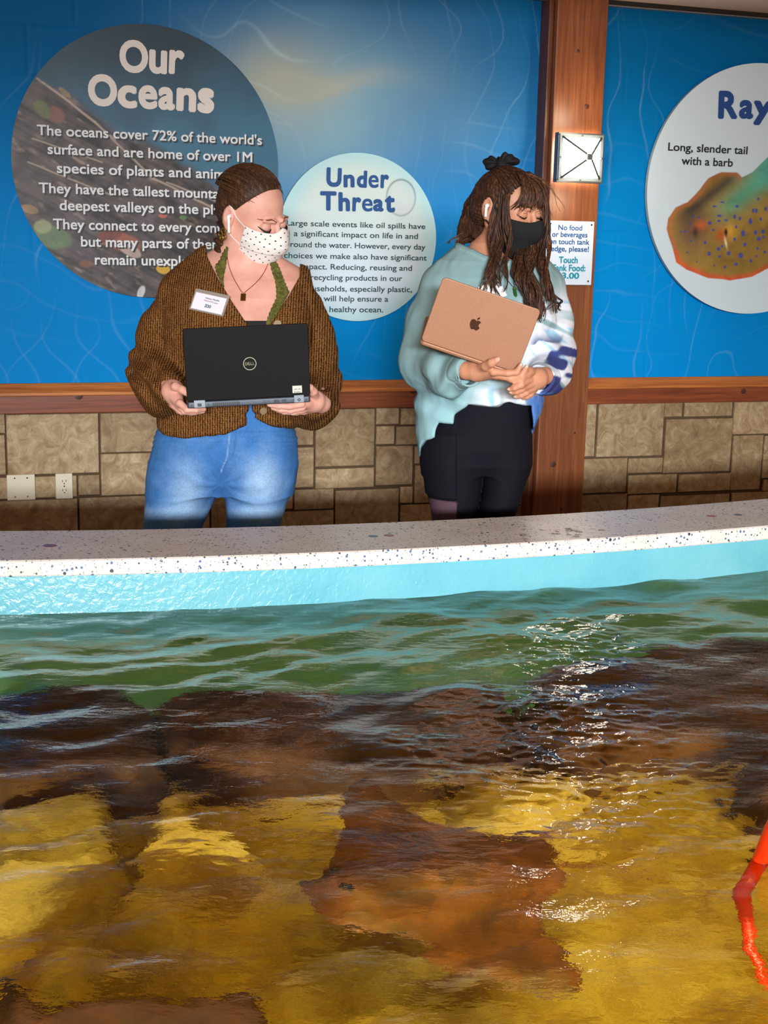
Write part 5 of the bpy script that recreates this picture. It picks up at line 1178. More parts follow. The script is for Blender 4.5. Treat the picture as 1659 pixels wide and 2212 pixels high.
def handL_B(P):
    return hand_field(P, [(B(1008, 800, -.275), B(1032, 800, -.29), .023, .024), (B(1032, 799, -.29), B(1066, 804, -.345), .024, .0105), (B(1032, 802, -.29), B(1070, 810, -.325), .024, .0105), (B(1032, 802, -.285), B(1072, 810, -.295), .023, .011)],
        [([B(1066, 803, -.35), B(1096, 806, -.36), B(1116, 804, -.362), B(1125, 789, -.362)], [.0095, .0088, .0085, .0062]), ([B(1070, 810, -.33), B(1102, 817, -.34), B(1126, 811, -.345), B(1137, 793, -.348)], [.0098, .009, .0085, .0062]),
         ([B(1072, 812, -.30), B(1104, 819, -.315), B(1130, 813, -.32), B(1143, 800, -.325)], [.0095, .0088, .008, .006]), ([B(1072, 811, -.28), B(1100, 817, -.285), B(1122, 815, -.29), B(1138, 810, -.295)], [.0085, .0078, .0072, .0058]),
         ([B(1032, 796, -.30), B(1050, 791, -.345), B(1062, 784, -.368), B(1075, 777, -.376)], [.0135, .0125, .0112, .0085])])
def handR_B(P):
    return hand_field(P, [(B(1176, 812, -.24), B(1160, 816, -.275), .022, .024), (B(1160, 815, -.275), B(1142, 822, -.31), .023, .0105), (B(1160, 818, -.275), B(1144, 832, -.30), .023, .0105), (B(1160, 822, -.27), B(1148, 840, -.285), .022, .0105)],
        [([B(1142, 821, -.315), B(1126, 832, -.345), B(1112, 838, -.35), B(1102, 841, -.345)], [.0095, .0088, .008, .0062]), ([B(1144, 831, -.305), B(1128, 841, -.33), B(1116, 846, -.335), B(1106, 848, -.33)], [.0098, .0088, .008, .0062]),
         ([B(1148, 839, -.29), B(1136, 849, -.31), B(1126, 854, -.315), B(1116, 857, -.31)], [.0094, .0086, .0078, .006]), ([B(1154, 843, -.27), B(1146, 852, -.285), B(1138, 857, -.29), B(1130, 860, -.285)], [.0085, .0078, .007, .0056]),
         ([B(1156, 806, -.28), B(1146, 803, -.31), B(1138, 808, -.33), B(1130, 815, -.335)], [.0125, .0115, .010, .0078])])
loL, hiL = bounds([B(985, 765, -.39), B(1155, 830, -.22)], .02); loR, hiR = bounds([B(1095, 790, -.36), B(1192, 872, -.18)], .02)
HL_ = boxed(handL_B, loL, hiL); HR_ = boxed(handR_B, loR, hiR); HN_ = boxed(head_neck_B, (B(950, 500)[0], VB - .17, zB_(640)), (B(1225, 500)[0], VB + .17, zB_(325)))
def body_B(P):
    d = np.minimum(HN_(P), chest_B(P))
    aL = chain(P, [B(1000, 590, .03), B(965, 620, .02), B(936, 700, .02), B(930, 775, -.02), B(972, 802, -.17), B(1008, 800, -.275)], [.038, .040, .040, .036, .029, .023], .02)
    aR = chain(P, [B(1140, 600, .03), B(1172, 622, .02), B(1190, 695, .02), B(1192, 760, -.02), B(1186, 800, -.14), B(1176, 812, -.24)], [.036, .036, .036, .034, .028, .022], .02)
    return smin(smin(d, smin(aL, HL_(P), .012), .02), smin(aR, HR_(P), .012), .02)
V, Q = field_mesh(body_B, (B(880, 700)[0], VB - .42, zB_(880)), (B(1245, 700)[0], VB + .17, zB_(325)), .0021); pydata('body', V, Q, skB, pB)
nail = plain('nail_polish', (226, 178, 158), .2)
def nail_at(p_tip, p_prev, face, r):
    t_ = p_tip - p_prev; t_ /= np.linalg.norm(t_); n_ = np.asarray(face, float); n_ -= t_ * np.dot(n_, t_); n_ /= np.linalg.norm(n_); b_ = np.cross(t_, n_); R = np.stack([b_, t_, n_], 1)
    c = p_tip + n_ * r * .72 + t_ * r * .15; V, Q = field_mesh(lambda P: ell(P, c, (r * .68, r * 1.05, r * .32), R), c - r * 1.6, c + r * 1.6, r * .17); pydata('fingernail', V, Q, nail, pB)
nail_at(B(1075, 777, -.376), B(1062, 784, -.368), (0, -1, .25), .0085)
nail_at(B(1125, 789, -.362), B(1116, 804, -.362), (-.2, -1, .0), .0062); nail_at(B(1137, 793, -.348), B(1126, 811, -.345), (-.2, -1, 0), .0062)
nail_at(B(1102, 841, -.345), B(1112, 838, -.35), (0, -1, .6), .0062); nail_at(B(1106, 848, -.33), B(1116, 846, -.335), (0, -1, .6), .0062); nail_at(B(1116, 857, -.31), B(1126, 854, -.315), (0, -1, .6), .006)

# leggings
FLAP = [(900, 890), (986, 890), (986, 1081), (955, 1078), (928, 1070), (905, 1060)]; MESHP = [(925, 1076), (958, 1082), (986, 1085), (987, 1150), (925, 1150)]
def legs_B(P):
    ys = [846, 890, 930, 965, 1000, 1020]; d = loft(P, [zB_(y) for y in ys], [B(x, 900)[0] for x in (1062, 1050, 1036, 1032, 1032, 1032)], [VB + .02] * 6, [.125, .138, .153, .158, .155, .148], [.10, .112, .125, .13, .12, .10], 2.3)
    ys = (940, 1000, 1065, 1118, 1250, 1400, 1560, 1635); zz = [zB_(y) for y in ys]
    L = loft(P, zz, [B(x, 1000)[0] for x in (978, 979, 983, 984, 985, 988, 990, 990)], [VB, VB, VB, VB, VB + .01, VB + .03, VB + .04, VB + .04], [.07, .086, .080, .066, .057, .055, .042, .040], [.09, .11, .10, .085, .07, .068, .052, .050], 2.1)
    R = loft(P, zz, [B(x, 1000)[0] for x in (1095, 1096, 1088, 1075, 1068, 1070, 1072, 1072)], [VB + .015, VB + .015, VB + .015, VB + .015, VB + .02, VB + .05, VB + .06, VB + .06], [.065, .072, .060, .057, .052, .054, .042, .040], [.09, .105, .10, .085, .07, .068, .052, .050], 2.1)
    d = smin(smin(d, np.minimum(L, R), .02), 1e3 + 0 * L, .01); fl = region(P, FLAP); d = d - .006 * sstep(.003, -.003, fl)
    x, y = pix(P); wb = np.exp(-((y - 900 - (x - 1080) * .02) / 2.5) ** 2); pk = np.exp(-((x - 986) / 2.2) ** 2) * (y < 1085)
    return d - .0018 * fbm(P * [1, 1, .5], 16, 3, 3) + .0016 * wb + .0016 * pk
def legs_col(V):
    c = np.tile(np.array(lin((22, 21, 29))), (len(V), 1)); m_ = sstep(.001, -.001, region(V, MESHP))[:, None] * (V[:, 1:2] < VB + .1); return c * (1 - m_) + m_ * np.array(lin((92, 68, 78)))
sdf_obj('leggings', legs_B, (B(895, 1000)[0], VB - .19, .02), (B(1175, 1000)[0], VB + .22, zB_(843)), .0042, vcol('stretch_black', .8, 300, .15, .002, spec=.12), pB, colf=legs_col)
for x in (990, 1072):
    c = B(x, 1635); c[2] = 0; sdf_obj('shoe', lambda P: np.maximum(smin(cone(P, c + [0, .05, .04], c + [0, -.13, .028], .045, .036), cone(P, c + [0, .06, .06], c + [0, .04, .09], .048, .042), .03), .002 - P[:, 2]), c + [-.08, -.21, -.01], c + [.08, .14, .12], .006, shoe, pB)

# sweatshirt
HEMB = [(850, 560), (850, 800), (896, 872), (898, 930), (906, 984), (910, 966), (922, 953), (939, 945), (942, 931), (948, 912), (977, 914), (984, 897), (1007, 864), (1040, 868), (1075, 873), (1146, 878), (1148, 942), (1160, 922), (1171, 900), (1184, 882), (1184, 866), (1174, 848), (1260, 800), (1260, 560), (1160, 480), (960, 480)]
NECKB = [(985, 430), (990, 524), (1004, 531), (1022, 538), (1046, 550), (1075, 560), (1108, 562), (1135, 552), (1156, 530), (1170, 430)]
def sweat_solid(P):
    ys = [520, 540, 565, 600, 660, 730, 800, 860, 910, 990]; Z = [zB_(y) for y in ys]
    d = loft(P, Z, [B(x, 700)[0] for x in (1062, 1064, 1065, 1068, 1066, 1062, 1054, 1044, 1040, 1036)], [VB + .04, VB + .035, VB + .025, VB + .015, VB + .005, VB, VB, VB, VB, VB + .01], [.085, .125, .158, .172, .172, .172, .178, .186, .182, .178], [.06, .085, .105, .125, .14, .142, .145, .148, .15, .15], 2.5)
    for x, y in ((1028, 690), (1120, 695)): d = smin(d, ell(P, B(x, y, -.085), (.075, .065, .07)), .06)
    d = smax(d, region(P, HEMB), .010)
    sl = chain(P, [B(1000, 568, .03), B(962, 618, .02), B(932, 700, .02), B(926, 778, -.02), B(972, 804, -.17), B(1014, 806, -.27)], [.05, .058, .064, .077, .054, .038], .05)
    sr = chain(P, [B(1140, 572, .03), B(1172, 620, .02), B(1190, 695, .02), B(1193, 760, -.02), B(1184, 808, -.14), B(1166, 820, -.235)], [.045, .052, .055, .057, .050, .041], .05)
    d = smin(d, sl, .03); d = smin(d, sr, .03); x, y = pix(P)
    d = d - .010 * fbm(P * [1.2, 1, .6], 11, 3, 7)
    w = np.exp(-((x - 950) / 55) ** 2 - ((y - 790) / 50) ** 2); d = d - .010 * w * np.sin((x * .55 + y * .32) * .17 + 2.5 * vnoise(P, 9, 3))
    w = np.exp(-((x - 1190) / 40) ** 2 - ((y - 760) / 70) ** 2); d = d - .008 * w * np.sin((y * .62 - x * .25) * .17 + 2.5 * vnoise(P, 9, 4))
    w = np.exp(-((x - 1020) / 120) ** 2 - ((y - 870) / 40) ** 2); d = d - .008 * w * np.sin((x * .25 - y * .5) * .2 + 2 * vnoise(P, 8, 5))
    return d
CL0, CL1 = B(985, 805, -.20), B(1030, 807, -.32); CR0, CR1 = B(1186, 806, -.13), B(1152, 826, -.30)
def sweat(P):
    d = sweat_solid(P); v = region(P, NECKB); d = smax(d, -v, .005)
    ring = np.maximum(np.abs(v - .007) - .006, np.abs(sweat_solid(P) - .001) - .004); d = smin(d, ring, .003)
    for a, b, pc in ((CL0, CL1, .66), (CR0, CR1, .62)):          # open cuffs: sleeve end cut square, hollow inside
        ax = (b - a) / np.linalg.norm(b - a); t_ = (P - a) @ ax; r = np.linalg.norm(P - a - t_[:, None] * ax, axis=1); L_ = np.linalg.norm(b - a); near = r < .075
        e = a + ax * L_ * pc; te = (P - e) @ ax
        d = np.where(near & (t_ > -.02), np.maximum(d, te), d)
        d = np.where(near & (t_ > -.02), np.maximum(d, -np.maximum(r - .031, -(te + .05))), d)
        rib = np.exp(-((te + .045) / .004) ** 2) * near; d = d + .002 * rib
    return d
def sweat_col(V):
    x, y = pix(V); n1 = fbm(V, 9, 4, 2); n2 = fbm(V, 22, 3, 8)
    teal = np.array(lin((138, 168, 170))); aqua = np.array(lin((158, 204, 212))); white = np.array(lin((226, 230, 240))); pale = np.array(lin((150, 200, 226))); blue = np.array(lin((84, 128, 200))); navy = np.array(lin((62, 68, 124))); sage = np.array(lin((120, 158, 158)))
    c = np.tile(teal, (len(x), 1)); 
    def bl(w, k):
        nonlocal c
        w = np.clip(w, 0, 1)[:, None]; c = c * (1 - w) + w * k
    bl(sstep(780, 900, y + 60 * n1) * sstep(1060, 960, x) * .7, aqua)
    right = sstep(-25, 25, (x - 1112) + (y - 700) * .22 + 60 * n1)
    low = sstep(1000, 1060, x + 25 * n1) * sstep(825, 850, y); w = np.maximum(right * sstep(600, 690, y + 50 * n1), low)
    bl(w, white)
    # streaks fanning out of the twist
    an = np.arctan2(y - 640, x - 1050) ; rr = np.hypot(x - 1050, y - 640); f = np.stack([an * 5, rr * .007, 0 * an], 1); st = vnoise(f, 2.6, 5); st2 = vnoise(f * [1.3, 1, 1], 3.1, 11)
    bl(w * sstep(.18, .45, st) * .85, sage); bl(w * sstep(.25, .5, st2) * .8, pale)
    bl(low * sstep(.0, .35, vnoise(np.stack([x * .012 + y * .03, y * .01 - x * .022, 0 * x], 1), 1.6, 4)) * .75, aqua)
    arm = sstep(1140, 1160, x) * sstep(715, 745, y); sp = vnoise(np.stack([x * .030 + y * .014, y * .052 - x * .012, 0 * x], 1), 1.1, 19)
    bl(arm * sstep(.28, .42, sp), navy); bl(arm * sstep(.30, .45, vnoise(np.stack([x * .02, y * .05, 0 * x], 1), 1.3, 27)) * .7, sage)
    bl(sstep(1128, 1150, x - (y < 852) * 200) * sstep(850, 864, y) * .95, blue); bl(sstep(1100, 1120, x) * sstep(846, 852, y) * sstep(882, 870, y) * sstep(.1, .3, n2) * .8, blue)
    return np.clip(c * (1 + .06 * n2)[:, None], 0, 1)
sdf_obj('sweatshirt', sweat, (B(852, 700)[0], VB - .36, zB_(994)), (B(1252, 700)[0], VB + .2, zB_(508)), .0040, vcol('fleece', .9, 240, .25, .002, spec=.15), pB, relax=1, colf=sweat_col)

# hair: half up with a black bow, fringe and long waves
hrB = hairmat('brown_hair', (30, 16, 10), (62, 36, 22), (128, 86, 56))
def cap_B(P):
    q = hB.L(P); d = ell(q, (0, .016, .025), (.081, .100, .079)); d = smin(d, ell(q, (0, .056, -.024), (.074, .056, .066)), .04)
    hl = q[:, 1] + .058 - np.where(q[:, 2] < .082, np.clip(.082 - q[:, 2], 0, .14) * .56, (q[:, 2] - .082) * -3)
    d = d + .0075 * np.exp(-np.clip(hl, 0, 1) / .011); d = smax(d, -hl, .003); d = np.maximum(d, -(q[:, 2] + .085)); d = np.maximum(d, -ell(q, (-.09, .010, -.012), (.030, .020, .034)))
    gr = np.sin(np.arctan2(q[:, 0], q[:, 2] + .02) * 46 + 3 * vnoise(q, 22, 3)); return (d - sstep(.0, .03, hl) * (.0010 * gr + .004 * fbm(q, 20, 3, 5))) * hB.k
lo, hi = bounds([hB.W(p) for p in ((-.12, -.12, .15), (.12, .14, .15), (-.12, .14, -.12), (.12, -.12, -.12), (-.12, -.12, -.12), (.12, .14, -.12), (.12, -.12, .15), (-.12, .14, .15))], .005)
hf = [field_mesh(cap_B, lo, hi, .0028, relax=1)]
backm = [B(1050, 405, .07), B(1032, 450, .085), B(1016, 495, .085), B(1000, 515, .08)]
def mass_B(P):
    d = chain(P, backm, [.028, .034, .032, .012], .02); d = smin(d, chain(P, [B(1062, 440, .06), B(1050, 500, .05), B(1055, 545, .0)], [.03, .032, .018], .02), .03)
    return d - .004 * np.sin((P[:, 0] + P[:, 1]) * 330 + 4 * vnoise(P, 14, 3)) - .005 * fbm(P, 20, 3, 4)
lo, hi = bounds([B(975, 380, -.02), B(1095, 570, .14)], .02); hf.append(field_mesh(mass_B, lo, hi, .0032, relax=1))
R_ = np.random.RandomState(8); ps = []
def lock(guide, n, spread, wave, rad, taper=.25, shade=(.55, 1.5), endspread=1.6, side=1, clumps=4):
    """strands in a few clumps; each clump swings in one wave and draws together at its tip"""
    sp0 = spline(guide, 8)
    for c in range(clumps):
        oc = R_.normal(0, 1, 3) * [spread, spread * .7, 0]; ph = R_.uniform(0, 6.28); fq = R_.uniform(10, 13.5); tone = R_.uniform(*shade); end = R_.uniform(.86, 1.0)
        for k in range(max(1, n // clumps)):
            o = R_.normal(0, 1, 3) * [spread * .42, spread * .3, 0]; pj = R_.normal(0, .35); sp = sp0[:max(8, int(len(sp0) * min(1, end + R_.normal(0, .03))))]; pts = []; m_ = len(sp)
            for i, p in enumerate(sp):
                t_ = i / (len(sp0) - 1); w = wave * sstep(.12, .55, np.array([t_]))[0]; gather = 1 - .75 * (i / (m_ - 1)) ** 2.2
                pts.append(p + oc * (.6 + (endspread - .6) * t_) + o * gather + np.array([math.sin(ph + pj + t_ * fq), .7 * math.cos(ph + pj + t_ * fq), 0]) * w)
            r0 = rad * R_.uniform(.6, 1.3); ps.append((pts, [r0 * min(1, .1 + i * .45) * (1 - (1 - taper) * (i / (m_ - 1)) ** 1.7) for i in range(m_)], tone * R_.uniform(.8, 1.2)))
# behind the shoulder
lock([B(1062, 375, .05), B(1045, 420, .075), B(1028, 465, .09), B(1010, 500, .085), B(992, 520, .075), B(980, 532, .07)], 54, .014, .008, .0036, endspread=1.0, clumps=8)
lock([B(1075, 380, .02), B(1056, 430, .045), B(1046, 480, .05), B(1040, 520, .02), B(1030, 545, -.01)], 26, .010, .007, .0032, endspread=1.1)
# in front of the ear, down the chest
lock([B(1085, 372, -.02), B(1074, 420, -.045), B(1066, 470, -.045), B(1060, 520, -.07), B(1056, 565, -.115), B(1050, 600, -.140), B(1042, 634, -.152)], 34, .008, .010, .0032, endspread=1.5, clumps=4)
lock([B(1095, 372, -.035), B(1084, 420, -.065), B(1078, 480, -.070), B(1074, 530, -.085), B(1066, 575, -.125), B(1070, 612, -.150), B(1076, 644, -.157)], 26, .007, .010, .0032, endspread=1.5, clumps=3)
lock([B(1104, 375, -.05), B(1096, 430, -.085), B(1095, 490, -.088), B(1097, 540, -.10), B(1088, 590, -.140), B(1084, 630, -.158)], 18, .0045, .008, .0028, endspread=1.4, clumps=2)
lock([B(1100, 400, -.065), B(1092, 440, -.085), B(1100, 510, -.095), B(1090, 570, -.14), B(1092, 644, -.165)], 6, .005, .012, .0018, clumps=2)
# far side, falling over the chest
lock([B(1140, 380, -.03), B(1172, 425, -.055), B(1178, 480, -.05), B(1176, 530, -.05), B(1168, 580, -.10), B(1182, 630, -.135), B(1198, 676, -.145)], 44, .007, .010, .0032, endspread=1.9, clumps=5)
lock([B(1150, 500, -.03), B(1150, 540, -.06), B(1142, 575, -.10), B(1146, 615, -.150), B(1160, 655, -.165), B(1168, 696, -.168)], 66, .013, .011, .0038, endspread=1.3, clumps=8)
lock([B(1135, 520, -.02), B(1124, 552, -.08), B(1122, 590, -.13), B(1138, 630, -.160), B(1152, 675, -.168)], 42, .011, .010, .0036, endspread=1.3, shade=(.4, 1.0), clumps=6)
lock([B(1172, 560, -.08), B(1180, 600, -.12), B(1190, 640, -.135), B(1204, 655, -.13), B(1200, 672, -.135)], 16, .006, .010, .0028, endspread=1.4)
lock([B(1130, 372, -.05), B(1168, 395, -.07), B(1184, 430, -.06), B(1196, 470, -.04)], 10, .008, .004, .0010, shade=(1.5, 2.4))
# fringe
for k in range(84):
    x = R_.uniform(-.066, .070); e = R_.normal(0, .004); top = (x * .45, .0 + R_.uniform(-.02, .02), .106); pts = []
    en = .030 + .018 * (abs(x) / .066) ** 2 * -1 + e
    for t_ in np.linspace(0, 1, 9):
        z = .106 + (en - .106) * t_ ** 1.25; yy = -.02 - .088 * math.sin(min(1, t_ * 1.15) * math.pi / 2) ** .9 + .35 * x * x * 5
        xx = x * (.45 + .62 * t_); yy += 9 * xx * xx * t_ * .9
        pts.append(hB.W((xx, yy, z)))
    ps.append((pts, [.0004, .0016, .0024, .0028, .0028, .0025, .002, .0014, .0005], R_.uniform(.6, 1.6)))
for k in range(90):      # combed back to the bow
    th = R_.uniform(-1.3, 1.3); pts = []
    for t_ in np.linspace(0, 1, 8):
        ph = -.75 + t_ * 1.25; cr_ = (1 - .55 * t_); pts.append(hB.W((.083 * math.sin(th * cr_) * math.cos(ph * .7), .016 + .102 * math.sin(ph), .025 + .081 * math.cos(th * cr_) * math.cos(ph))))
    q = hB.L(np.array(pts)); ok = [p for p, qq in zip(pts, q) if qq[1] > -.064]; ps.append((ok, [.0003] + [.0020] * (len(ok) - 2) + [.0010], R_.uniform(.5, 1.3)))
add_hair('hair', hf, ps, hrB, pB)
# bow
bowm = plain('black_ribbon', (11, 10, 14), .75, bump=.2, scale=30)
def bow(P):
    d = ell(P, B(1064, 354, .05), (.028, .026, .020), frame_rot(0, 0, .35)); d = smin(d, ell(P, B(1100, 347, .03), (.029, .030, .017), frame_rot(0, 0, .2)), .012)
    d = smin(d, ell(P, B(1084, 356, .03), (.017, .024, .019)), .008); d = smin(d, cone(P, B(1090, 340, .02), B(1094, 333, .01), .010, .006), .01); d = smin(d, cone(P, B(1088, 362, .03), B(1108, 372, .0), .016, .008), .01)
    a = np.arctan2(P[:, 2] - B(1082, 352)[2], P[:, 0] - B(1082, 352)[0]); return d - .0022 * np.sin(a * 11) - .003 * fbm(P, 30, 3, 2)
lo, hi = bounds([B(1036, 322, -.02), B(1126, 384, .09)], .015); sdf_obj('hair_bow', bow, lo, hi, .0026, bowm, pB, relax=1)
# eyes and brows
lid = plain('eyeliner_brown', (44, 26, 20), .6)
for x in (-1, 1):
    face_curve(hB, 'eyelashes', [(x * .018, .001, -.002), (x * .025, .0025, -.0048), (x * .034, .003, -.0050), (x * .042, .0025, -.003), (x * .047, .002, .0005)], [.0008, .0016, .0020, .0018, .0010], lash, pB)
    face_curve(hB, 'lid_crease', [(x * .020, .0, .0055), (x * .027, .0, .0085), (x * .035, .0, .0088), (x * .043, .0, .0055)], [.0004, .0007, .0007, .0004], lid, pB)
    face_curve(hB, 'eyebrow', [(x * .014, .001, .0215), (x * .026, .001, .0265), (x * .040, .001, .0255), (x * .050, .001, .019)], [.0014, .0022, .0018, .0006], plain('dark_brow', (66, 40, 28), .7), pB)
def mask_B(P):
    q = hB.L(P); s_ = smin(mask_shape(hB, q), ell(q, (0, -.070, -.100), (.036, .034, .034)), .02) - .007 - .004 * np.exp(-(q[:, 0] / .012) ** 2) * sstep(-.10, -.04, q[:, 2]); sh = np.abs(s_) - .0020
    top = q[:, 2] - (-.012 + .012 * np.exp(-(q[:, 0] / .022) ** 2)); side = q[:, 1] - (-.030)
    return np.maximum(np.maximum(np.maximum(sh, top), side), -(q[:, 2] + .134)) * hB.k
lo, hi = bounds([hB.W(p) for p in ((-.08, -.14, .03), (.08, -.14, .03), (-.08, .0, -.15), (.08, .0, -.15), (-.08, -.14, -.15), (.08, -.14, -.15), (.08, 0, .03), (-.08, 0, .03))], 0)
mk = sdf_obj('mask', mask_B, lo, hi, .0022, plain('black_cotton', (13, 12, 15), .85, bump=.15, scale=200), pB, relax=1)
ear_loop(hB, -1, bowm, mk, .0026, ys=-.032); ear_loop(hB, 1, bowm, mk, .0026, ys=-.032)
g = MB(); g.tube(spline([hB.W((-.079, .010, .000)), hB.W((-.088, .006, .000)), hB.W((-.090, .004, -.010)), hB.W((-.089, .000, -.030))], 5), [.006] * 4 + [.0065] * 3 + [.0045] * 4 + [.004] * 5, 10); g.build('earbud', wh, pB, True)
# necklace with a green crystal
sw_f = lambda P: sweat(P)
steel = plain('dark_chain', (70, 66, 62), .35, .8)
g = MB(); sp = spline(chest_pts(sw_f, [(1076, 566), (1084, 588), (1095, 604), (1106, 618), (1110, 622)], .002, VB - .35), 5); g.tube(sp, .0009, 5); sp = spline(chest_pts(sw_f, [(1109, 566), (1109, 585), (1109.5, 604), (1110, 622)], .002, VB - .35), 5); g.tube(sp, .0009, 5); nk = g.build('necklace', steel, pB, True)
p0 = chest_pts(sw_f, [(1110.5, 624)], .006, VB - .35)[0]; p1 = chest_pts(sw_f, [(1114.5, 644)], .006, VB - .35)[0]
g = MB(); g.tube([p0 + (p1 - p0) * t_ for t_ in (0, .12, .8, 1)], [.0035, .0052, .0052, .0006], 6); t = NT('green_stone'); t.color(lin((48, 92, 40))); t.set(Roughness=.12); g.build('crystal_pendant', t.m, nk)
g = MB(); g.tube([p0 + (p1 - p0) * t_ for t_ in (-.05, .13)], [.003, .0058], 8); g.build('pendant_cap', gold, nk, True)
bc = hit(sw_f, 1070, 630, VB - .35, VB + .1); n_ = grad(sw_f, bc); cen = bc + n_ * .010; c0, c1, c3 = on_plane(1050, 655), on_plane(1096, 638), on_plane(1035, 619)
X = c1 - c0; wB = np.linalg.norm(X); X /= wB; Y = c3 - c0; Y -= X * np.dot(X, Y); hB_ = np.linalg.norm(Y); Y /= hB_; N = np.cross(X, Y); mm = Matrix((Vector(X), Vector(Y), Vector(N))).transposed().to_4x4(); mm.translation = Vector(c0)
g = MB(); g.box((0, 0, -.003), (wB, hB_, 0), mm); g.build('name_badge', plain('badge_white', (232, 226, 226), .4, vary=.02), pB, bevel=.001)

# ================================================================== THE LAPTOPS
def rrect(w, h, r, n=6, x0=0, y0=0):
    out = []
    for cx, cy, a0 in ((w - r, r, -90), (w - r, h - r, 0), (r, h - r, 90), (r, r, 180)):
        for i in range(n + 1): a = math.radians(a0 + 90 * i / n); out.append((x0 + cx + r * math.cos(a), y0 + cy + r * math.sin(a)))
    return out
def laptop(label, BLp, BRp, TLp, t_lid, t_base, depth, open_deg, lid_m, base_m, r, drop=.0):
    X = BRp - BLp; w = np.linalg.norm(X); X /= w; Y = TLp - BLp; Y -= X * np.dot(X, Y); h = np.linalg.norm(Y); Y /= h; N = np.cross(X, Y)      # N out of the lid's back
    LMx = Matrix((Vector(X), Vector(Y), Vector(N))).transposed().to_4x4(); LMx.translation = Vector(BLp)
    a = math.radians(open_deg); D = -(math.cos(a) * -Y) * 0 + (-N * math.sin(a) + Y * math.cos(a)); D /= np.linalg.norm(D)       # base runs away from the hinge
    UPb = np.cross(X, D); UPb = UPb if np.dot(UPb, Y) > 0 else -UPb
    BM = Matrix((Vector(X), Vector(D), Vector(UPb))).transposed().to_4x4(); BM.translation = Vector(BLp - Y * drop)
    root = empty('laptop', BLp - Y * drop - UPb * t_base, label, 'laptop')
    g = MB(); g.prism(rrect(w, h, r), -t_lid, 0, LMx); lid_o = g.build('lid', lid_m, root, bevel=.0022)
    g = MB(); g.prism(rrect(w - .012, h - .014, .003, 3, .006, .008), -t_lid - .0008, -t_lid - .0001, LMx); g.build('screen', plain('screen_glass', (30, 40, 60), .1), lid_o)
    g = MB(); g.prism(rrect(w, depth, r), -t_base, 0, BM); base_o = g.build('base', base_m, root, bevel=.003)
    g = MB(); n_ = 12
    for i in range(n_):
        for j in range(5): g.box((w * .06 + i * w * .88 / n_, depth * .12 + j * depth * .075, .0002), (w * .06 + (i + .86) * w * .88 / n_, depth * .12 + (j + .82) * depth * .075, .0016), BM)
    g.build('keyboard', plain('keys_black', (24, 24, 26), .5), base_o)
    return root, lid_o, base_o, LMx, BM, w, h
# the black laptop
blk = plain('laptop_black', (11, 10, 10), .6, vary=.15, scale=300, bump=.05, spec=.2); gun = plain('laptop_gunmetal', (66, 73, 84), .45, .3); silver = plain('hinge_silver', (112, 118, 126), .4, .4)
DL = -.395
la, lid_o, base_o, LMx, BM, w, h = laptop('open black laptop held by the woman in the brown cardigan', A(404, 868, DL - .025), A(670.5, 854, DL + .025), A(414, 710, DL - .05), .0075, .0165, .215, 97, blk, gun, .006, drop=.0015)
z0_ = -.0155
def rear(x0, x1, zlo, zhi, mat, name, proud=.0012, par=None):
    g = MB(); g.box((x0, -proud, zlo), (x1, .004, zhi), BM); return g.build(name, mat, par or base_o, bevel=.0004)
dark_ = plain('port_dark', (18, 18, 20), .5)
for i in range(14): rear(w * (.205 + i * .0158), w * (.205 + i * .0158 + .0100), -.0135, -.0045, dark_, 'vent_slot', .0006)
hg = rear(w * .055, w * .145, -.0150, .004, silver, 'hinge', .003); rear(w * .083, w * .115, -.0125, -.004, dark_, 'network_port', .0036, hg)
hg = rear(w * .865, w * .945, -.0150, .004, silver, 'hinge', .003)
rear(w * .615, w * .668, -.0118, -.0062, plain('port_grey', (60, 66, 74), .5), 'card_slot', .0008); rear(w * .70, w * .742, -.0122, -.0058, dark_, 'display_port', .0008); rear(w * .765, w * .803, -.0115, -.0055, dark_, 'usb_port', .0008)
def ringmesh(cx, cy, rx, ry, wd, z, mtx, n=40):
    V = []; 
    for zz in (z,):
        for k in range(n):
            a = 2 * math.pi * k / n; V.append((cx + rx * math.cos(a), cy + ry * math.sin(a), zz)); V.append((cx + (rx - wd) * math.cos(a), cy + (ry - wd) * math.sin(a), zz))
    return [mtx @ Vector(v) for v in V], [(2 * k, 2 * ((k + 1) % n), 2 * ((k + 1) % n) + 1, 2 * k + 1) for k in range(n)]
REAR = Matrix((Vector(BM.col[0][:3]), Vector(BM.col[2][:3]), -Vector(BM.col[1][:3]))).transposed().to_4x4(); REAR.translation = BM.translation
g = MB(); k = 14; g.prism([(w * .905 + .0042 * math.cos(2 * math.pi * i / k), -.0085 + .0042 * math.sin(2 * math.pi * i / k)) for i in range(k)], .003, .0036, REAR); pj = g.build('power_jack', dark_, hg); g = MB(); g.prism([(w * .905 + .0016 * math.cos(2 * math.pi * i / k), -.0085 + .0016 * math.sin(2 * math.pi * i / k)) for i in range(k)], .0036, .0042, REAR); g.build('jack_pin', silver, pj)
for x in (.035, .17, .855, .965): g = MB(); g.prism([(w * x + .0022 * math.cos(2 * math.pi * i / 10), -.0085 + .0022 * math.sin(2 * math.pi * i / 10)) for i in range(10)], .0, .001, REAR); g.build('screw', dark_, base_o)
logo = plain('logo_silver', (186, 186, 160), .35, .3)
def lid_xy(px, py, LMx, BLp):
    N = np.array(LMx.col[2][:3]); d = ray(px, py); t_ = np.dot(np.array(LMx.translation) - CAM, N) / np.dot(d, N); p = LMx.inverted() @ Vector(CAM + d * t_); return p.x, p.y
cx, cy = lid_xy(539.5, 785.5, LMx, 0); g = MB(); rr = .0172
g.add(*ringmesh(cx, cy, rr, rr, .0018, .0006, LMx))
